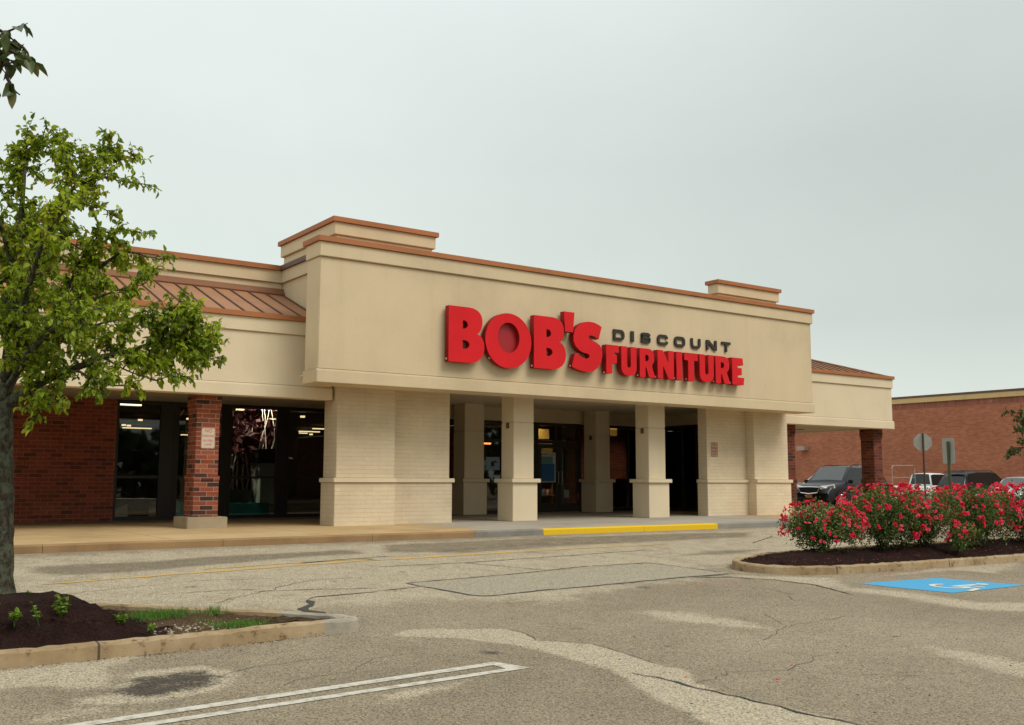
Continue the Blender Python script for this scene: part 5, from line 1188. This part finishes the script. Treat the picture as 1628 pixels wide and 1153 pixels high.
def rose_bush(label, x, y, rx, ry, h, seed, nblo, ncane=60, leafn=26, spread=1.0, z=None):
    rng = np.random.default_rng(seed); z0 = gz(x, y)+.22 if z is None else z
    t = thing('rose_bush', label, 'bush', (x, y, z0), 0, 'rose bushes in the mulch island')
    canes = MB(); C, D, tips = [], [], []
    for q in range(ncane):
        a = rng.uniform(0, 2*math.pi); f = math.sqrt(rng.random()); hh_ = h*(1.02-.42*f*f)*rng.uniform(.68, 1.04)
        tip = np.array([rx*f*math.cos(a), ry*f*math.sin(a), hh_]); b0 = np.array([rng.normal(0, .07), rng.normal(0, .07), -.05])
        mid = b0*.4+tip*.6*np.array([.75, .75, 1])+np.array([0, 0, .06]); pts = [b0+(mid-b0)*s*1.0 for s in (0, .5, 1)]+[mid+(tip-mid)*s for s in (.5, 1)]
        pts = [p+rng.normal(0, .015, 3) for p in pts]; canes.tube(pts, [.007, .006, .005, .004, .002], 4, cap=False); tips.append(pts[-1])
        for i in range(1, 4):
            for _ in range(leafn):
                s = rng.random(); p = pts[i]+(pts[i+1]-pts[i])*s+rng.normal(0, .065, 3)
                if p[2] < .16+.1*rng.random(): continue
                C.append(p); v = rng.normal(0, 1, 3); v[2] -= .2; D.append(v)
    # leafy skirt: clumps filling the rounded body of the bush
    for q in range(int(leafn*2.6)):
        a = rng.uniform(0, 2*math.pi); zz = rng.uniform(.10, .92); prof = math.sqrt(max(.05, 1-((zz-.52)/.56)**2)); f = rng.uniform(.35, 1.0)*prof
        c0 = np.array([rx*.98*f*math.cos(a), ry*.98*f*math.sin(a), zz*h])
        for _ in range(34): C.append(c0+rng.normal(0, .070, 3)); v = rng.normal(0, 1, 3); v[2] -= .2; D.append(v)
    canes.build('canes', M['twig'], t, local=True)
    C = np.array(C); D = np.array(D); ok = C[:, 2] > .03; C, D = C[ok], D[ok]; n = len(C); ln = rng.uniform(.030, .058, n); Nn = rng.normal(0, .5, (n, 3)); Nn[:, 2] += .8
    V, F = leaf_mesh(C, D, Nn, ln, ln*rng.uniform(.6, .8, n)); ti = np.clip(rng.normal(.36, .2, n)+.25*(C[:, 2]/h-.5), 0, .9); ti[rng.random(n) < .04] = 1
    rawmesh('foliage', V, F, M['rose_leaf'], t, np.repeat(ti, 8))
    rest = []
    for q in range(nblo):
        if q < len(tips) and q < 40: p = tips[q]+rng.normal(0, .03, 3)
        else:
            a = rng.uniform(0, 2*math.pi); zz = 1-.78*rng.random()**1.5; prof = math.sqrt(max(.05, 1-((zz-.52)/.56)**2)); p = np.array([rx*1.05*prof*math.cos(a), ry*1.05*prof*math.sin(a), zz*h])+rng.normal(0, .03, 3)
        s = rng.uniform(.72, 1.15); out = unit(np.array([p[0]/rx**2, p[1]/ry**2, (p[2]-.45*h)/h**2*3+.4])+rng.normal(0, .25, 3))
        mtx = Matrix.Translation(Vector(p)) @ Vector(out).to_track_quat('Z', 'Y').to_matrix().to_4x4() @ Matrix.Rotation(rng.uniform(0, 6.3), 4, 'Z') @ Matrix.Scale(s, 4)
        me = BLO[int(rng.integers(7))]
        if q < 100:
            o = bpy.data.objects.new('blossom', me); COL.objects.link(o); o.parent = t; o.matrix_local = mtx
        else: rest.append((me, mtx))
    if rest:                                                  # beyond a hundred: one mesh
        V, F, T = [], [], []
        for me, mtx in rest:
            o = len(V); V += [tuple(mtx @ v.co) for v in me.vertices]; F += [tuple(i+o for i in p.vertices) for p in me.polygons]; T += [d.value for d in me.attributes['tint'].data]
        m2 = bpy.data.meshes.new('blossoms'); m2.from_pydata(V, [], F); a = m2.attributes.new('tint', 'FLOAT', 'POINT'); a.data.foreach_set('value', np.array(T, np.float32)); m2.materials.append(M['petal'])
        o = bpy.data.objects.new('blossoms', m2); COL.objects.link(o); o.parent = t; o['kind'] = 'stuff'
    return t
rose_bush('leftmost and lowest red rose bush at the rounded tip of the mulch island', 15.92, 12.38, .76, .72, .92, 61, 105, 44, 32)
rose_bush('tall wide red rose bush second from the tip of the mulch island', 17.66, 12.30, .98, .80, 1.22, 62, 155, 52, 34)
rose_bush('red rose bush just left of the leaning green sign post', 18.85, 12.15, .80, .72, 1.20, 63, 120, 44, 32)
rose_bush('small low red rose sucker close to the island kerb between two bigger bushes', 19.0, 11.42, .36, .22, .50, 64, 16, 10, 10)
rose_bush('red rose bush right of the leaning green sign post, fourth big one along the island', 20.55, 12.05, 1.02, .80, 1.25, 65, 155, 52, 34)
rose_bush('rightmost red rose bush at the edge of the photo', 22.4, 12.0, 1.1, .80, 1.25, 66, 145, 52, 32)

# ---- small weeds in the mulch
def weed(label, x, y, z, h, n, seed, lsz=(.03, .055)):
    rng = np.random.default_rng(seed); t = thing('weed_plant', label, 'plant', (x, y, z), 0, 'weeds in the mulch mound')
    st_ = MB(); C, D = [], []
    for q in range(n):
        a = rng.uniform(0, 6.3); f = rng.uniform(.1, .42); tip = np.array([math.cos(a)*h*f, math.sin(a)*h*f, h*rng.uniform(.5, 1)]); st_.tube([(0, 0, -.03), tuple(tip*.5), tuple(tip)], [.003, .0025, .001], 4)
        for _ in range(7): C.append(tip*rng.uniform(.35, 1)); v = rng.normal(0, 1, 3); v[2] = abs(v[2])*.7; D.append(v)
    st_.build('stems', M['grass'], t, local=True); C = np.array(C); D = np.array(D); m = len(C); ln = rng.uniform(*lsz, m); Nn = rng.normal(0, .4, (m, 3)); Nn[:, 2] += 1
    V, F = leaf_mesh(C, D, Nn, ln, ln*.5); rawmesh('leaves', V, F, M['weed'], t, np.repeat(rng.random(m), 8))
def zl(x, y): return gz(x, y)+.095+float(h_left(np.array([x]), np.array([y]), .5)[0])
for i, (lb, x, y, h, n) in enumerate([
    ('biggest bright green weed low on the front of the mulch mound', 2.22, 10.50, .16, 13), ('bright green rounded weed left of the biggest one', 1.80, 10.40, .09, 8),
    ('leafy weed at the far left edge of the mulch mound', 1.66, 10.75, .15, 8), ('thin weed on the mulch just left of the biggest weed', 2.0, 10.35, .14, 3), ('weed at the right foot of the mulch mound', 2.78, 10.55, .10, 7),
    ('weed sprouting beside the tree trunk', 2.10, 11.55, .09, 6), ('wispy tall weed on the crest of the mulch mound', 2.28, 11.45, .10, 2), ('tiny sprout where the mulch meets the bare soil', 3.05, 10.5, .10, 3)]):
    weed(lb, x, y, zl(x, y)-.0, h*1.35, n, 70+i, (.035, .062))
# ---- grass tufts and pebbles on the bare end of the island, fallen petals
rng = np.random.default_rng(90); C, D, ln, ti = [], [], [], []
for cx, cy, sx, sy, n, hh_ in [(3.42, 11.42, .20, .10, 1000, .085), (3.97, 10.50, .13, .10, 1100, .050), (4.0, 11.36, .07, .07, 260, .09), (3.75, 10.9, .10, .10, 50, .04), (3.2, 11.3, .12, .12, 120, .05), (4.45, 10.72, .18, .08, 60, .04)]:
    for q in range(n):
        x, y = cx+rng.normal(0, sx), cy+rng.normal(0, sy); C.append((x, y, gz(x, y)+.105)); v = rng.normal(0, .38, 3); v[2] = 1; D.append(v); ln.append(hh_*rng.uniform(.45, 1.25)); ti.append(rng.random()**1.5)
C = np.array(C); D = unit(np.array(D)); ln = np.array(ln); S = unit(np.cross(D, rng.normal(0, 1, D.shape)))*.0035
V = np.stack([C-S, C+S, C+D*ln[:, None]+S*.1+rng.normal(0, .008, C.shape)], 1).reshape(-1, 3)
tag(rawmesh('grass_tufts', V, np.arange(len(V)).reshape(-1, 3), M['grass'], None, np.repeat(ti, 3)), kind='stuff')
def scatter(name, pts, size, mat, rng, flatn=.6):
    V, F = [], []
    for (x, y, z), s in zip(pts, size):
        o = len(V); a = rng.uniform(0, 6.3); e1 = np.array([math.cos(a), math.sin(a)]); e2 = np.array([-e1[1], e1[0]])*rng.uniform(.5, .95)
        for kx, ky, kz in ((1, 0, 0), (0, 1, .1), (-1, 0, 0), (0, -1, 0)): p = (e1*kx+e2*ky)*s; V.append((x+p[0], y+p[1], z+kz*s))
        V.append((x, y, z+s*flatn)); F += [(o, o+1, o+4), (o+1, o+2, o+4), (o+2, o+3, o+4), (o+3, o, o+4)]
    return tag(rawmesh(name, V, F, mat), kind='stuff')
pb = [(rng.normal(3.55, .28), rng.normal(10.62, .17)) for _ in range(190)]
scatter('pebbles', [(x, y, gz(x, y)+.10) for x, y in pb], rng.uniform(.006, .026, 190), dirty('pebble', (.33, .28, .20), .3, .9, 5, 40, 0), rng)
ch = [(rng.uniform(.5, 3.1), rng.uniform(10.15, 12.2)) for _ in range(900)]
scatter('mulch_chips', [(x, y, zl(x, y)+.012) for x, y in ch], rng.uniform(.008, .028, 900), mulchmat('chip', (.015, .008, .006), (.05, .025, .018), (.13, .08, .05)), rng, .3)
pt = [(rng.normal(12.6, 1.1), rng.normal(11.2, .6)) for _ in range(55)]+[(rng.uniform(13.6, 21), rng.normal(10.85, .12)) for _ in range(90)]+[(rng.uniform(6, 15), rng.uniform(5.5, 11)) for _ in range(22)]
pt = [(x, y) for x, y in pt if not (y > 10.98 and x > 13.3)]
scatter('fallen_petals', [(x, y, gz(x, y)+.004) for x, y in pt], rng.uniform(.010, .022, len(pt)), flat('petal_fallen', (.55, .06, .09), .7), rng, .35)
pm = [(rng.uniform(14.2, 23), rng.uniform(11.3, 12.2)) for _ in range(120)]
scatter('fallen_petals', [(x, y, gz(x, y)+.19) for x, y in pm], rng.uniform(.010, .020, 120), flat('petal_on_mulch', (.42, .07, .10), .7), rng, .35)
gr_ = [(rng.uniform(2, 14), rng.uniform(4.5, 12)) for _ in range(70)]
scatter('grit', [(x, y, gz(x, y)+.002) for x, y in gr_], rng.uniform(.006, .016, 70), flat('grit', (.06, .05, .04), .9), rng, .5)
lt = [(x, float(np.interp(x, [1.62, 3.53, 4.54, 5.1], [9.945, 9.985, 10.13, 10.11]))-abs(rng.normal(0, .03))*(1+2*(rng.random() < .2))) for x in np.concatenate([rng.uniform(1.5, 5.0, 90), rng.normal(3.0, .15, 60), rng.normal(4.2, .2, 70)])]
scatter('leaf_litter', [(x, y, gz(x, y)+.003) for x, y in lt], rng.uniform(.003, .011, len(lt)), flat('litter', (.05, .036, .022), .95), rng, .5)
# ---- wooded edge of the lot behind the camera (it shows only as the dark reflection in the glass)
rng = np.random.default_rng(99); n = 9000
ax_ = rng.uniform(-110, 110, n); hh_ = 7.5+3*np.sin(ax_*.13)+2*np.sin(ax_*.41+1)
C = np.column_stack([ax_, -38+rng.normal(0, 2.2, n)-np.abs(ax_)*.05, rng.random(n)**.7*hh_]); D = rng.normal(0, 1, (n, 3)); Nn = rng.normal(0, 1, (n, 3))
V, F = leaf_mesh(C, D, Nn, rng.uniform(1.0, 2.0, n), rng.uniform(.8, 1.6, n))
tag(rawmesh('far_wood', V, F, M['far_leaf'], None, np.repeat(rng.random(n), 8)), kind='stuff')
